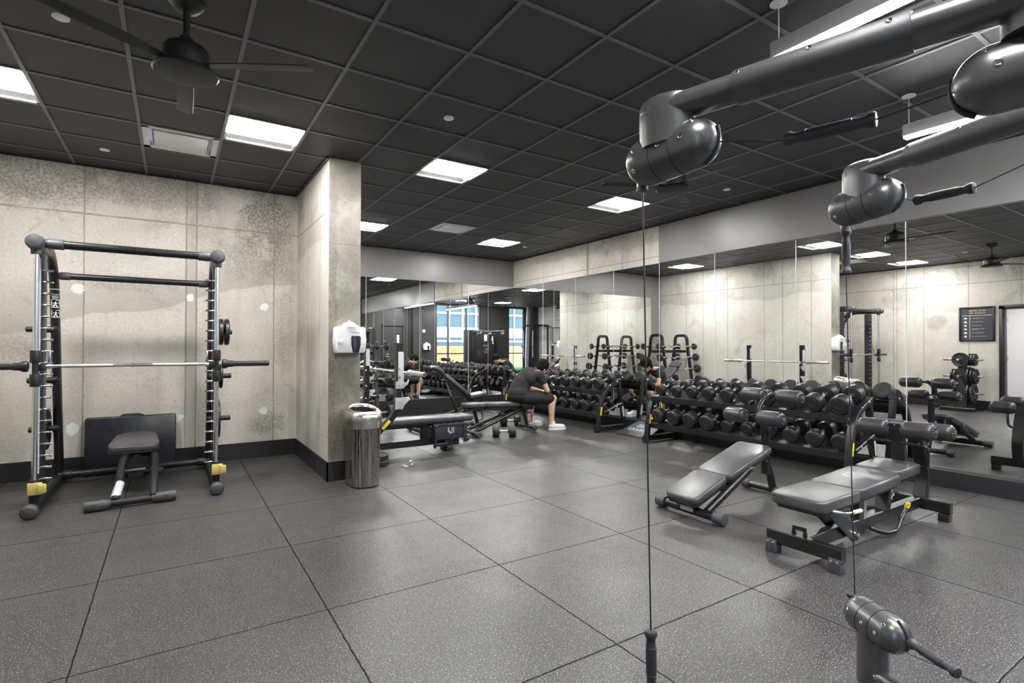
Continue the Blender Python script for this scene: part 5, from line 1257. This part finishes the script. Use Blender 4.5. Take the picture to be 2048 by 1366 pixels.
# shirt
g = G()
g.sph((4.625, 7.02, .60), .165, .95, 1.22, .8); chain(g, [((4.64, 7.02, .64), .15), ((4.70, 7.01, .76), .15), ((4.80, 7.0, .87), .14)])
g.sph((4.78, 7.0, .83), .17, .85, 1.2, .85, Matrix.Rotation(-.6, 3, 'Y'))
cap(g, (4.88, 6.83, .875), (4.88, 7.18, .875), .08, .08); chain(g, [((4.84, 7.0, .895), .11), ((4.93, 6.99, .925), .072)])
for sh, el in (((4.90, 6.80, .88), (5.0, 6.745, .635)), ((4.90, 7.20, .88), (4.98, 7.27, .64))):
    sh, el = V(sh), V(el); chain(g, [(sh, .07), (sh.lerp(el, .3), .066), (sh.lerp(el, .42), .062)])
obj('t_shirt', baked(g, .008, 16), 'shirt', t, ang=80)
# shorts
g = G(); g.sph((4.64, 7.02, .545), .175, 1, 1.15, .62)
for hip, kn in (((4.68, 6.91, .525), (5.15, 6.795, .50)), ((4.68, 7.13, .525), (5.12, 7.29, .50))):
    hip, kn = V(hip), V(kn); chain(g, [(hip, .105), (hip.lerp(kn, .5), .098), (hip.lerp(kn, .86), .088)]); q = hip.lerp(kn, .8); g.sph(q + V((0, 0, -.035)), .075, 1, .95, .8)
obj('shorts', baked(g, .008, 8), 'shorts', t, ang=80)
for an, toe in (((5.105, 6.785, .06), (5.32, 6.735, .045)), ((5.045, 7.295, .06), (5.25, 7.28, .045))):
    an, toe = V(an), V(toe); d = (toe - an); d.z = 0; d.normalize(); sd = V((-d.y, d.x, 0)); heel = V((an.x, an.y, 0)) - d * .045; q0 = V((toe.x, toe.y, 0)) + d * .035; L_ = (q0 - heel).length
    g = G(); chain(g, [(heel + d * .05 + V((0, 0, .055)), .046), (heel + d * L_ * .5 + V((0, 0, .05)), .044), (q0 - d * .05 + V((0, 0, .042)), .038)]); cap(g, heel + d * .055 + V((0, 0, .07)), heel + d * .07 + V((0, 0, .105)), .044, .043)
    sh = obj('shoe', baked(g, .006, 3), 'shoe', t, ang=80)
    g = G(); rings = []
    out = []
    for k in range(24):
        a = 2 * PI * k / 24; out.append(((L_ / 2 + .004) * math.cos(a), (.046 - .006 * math.cos(a) * -1) * math.sin(a)))
    out = [(x, y * (1 if abs(x) < .1 else 1)) for x, y in out]
    g.prism(out, .026, frame_mt((heel + q0) / 2, d, sd), bev=.006); obj('sole', g, 'whiteplastic', sh)
mark('shirt_print', 'A', .11, (4.975, 6.95, .80), (-.2, .98, .0), (.55, .1, .8), 'white', t)
g = G(); g.prism([(-.02, 0), (.0, .028), (.018, .018), (.03, .028), (.026, -.01), (.006, -.004), (-.006, -.05), (-.018, -.05)], .002, frame_mt((5.0, 6.735, .54), (1, -.22, 0), (0, 0, 1))); obj('shorts_print', g, 'graphite', t)
# ---------------------------------------------------------------- world, camera
w = bpy.data.worlds.new('overcast_sky'); sc.world = w; w.use_nodes = True
bg = w.node_tree.nodes['Background']; bg.inputs[0].default_value = (.72, .84, 1., 1); bg.inputs[1].default_value = 1.1
cam = bpy.data.cameras.new('camera'); co = bpy.data.objects.new('camera', cam); COL.objects.link(co); sc.camera = co
cam.sensor_width = 36; cam.lens = 1056.1 / 2048 * 36; cam.clip_start = .02; cam.clip_end = 100
yaw, pit, rol = .57075, .00977, .00173
fw = V((math.sin(yaw) * math.cos(pit), math.cos(yaw) * math.cos(pit), math.sin(pit)))
r0 = V((math.cos(yaw), -math.sin(yaw), 0)); u0 = r0.cross(fw)
rr_ = r0 * math.cos(rol) + u0 * math.sin(rol); uu = -r0 * math.sin(rol) + u0 * math.cos(rol)
mt = Matrix.Identity(4)
for i, c in enumerate((rr_, uu, -fw)):
    for j in range(3): mt[j][i] = c[j]
mt.translation = V((0, 0, 1.33)); co.matrix_world = mt
vs = sc.view_settings; vs.view_transform = 'Standard'; vs.look = 'None'; vs.gamma = 1; vs.use_curve_mapping = False; vs.exposure = 2.78
sc.cycles.max_bounces = 12; sc.cycles.glossy_bounces = 8; sc.cycles.transmission_bounces = 8; sc.cycles.diffuse_bounces = 4
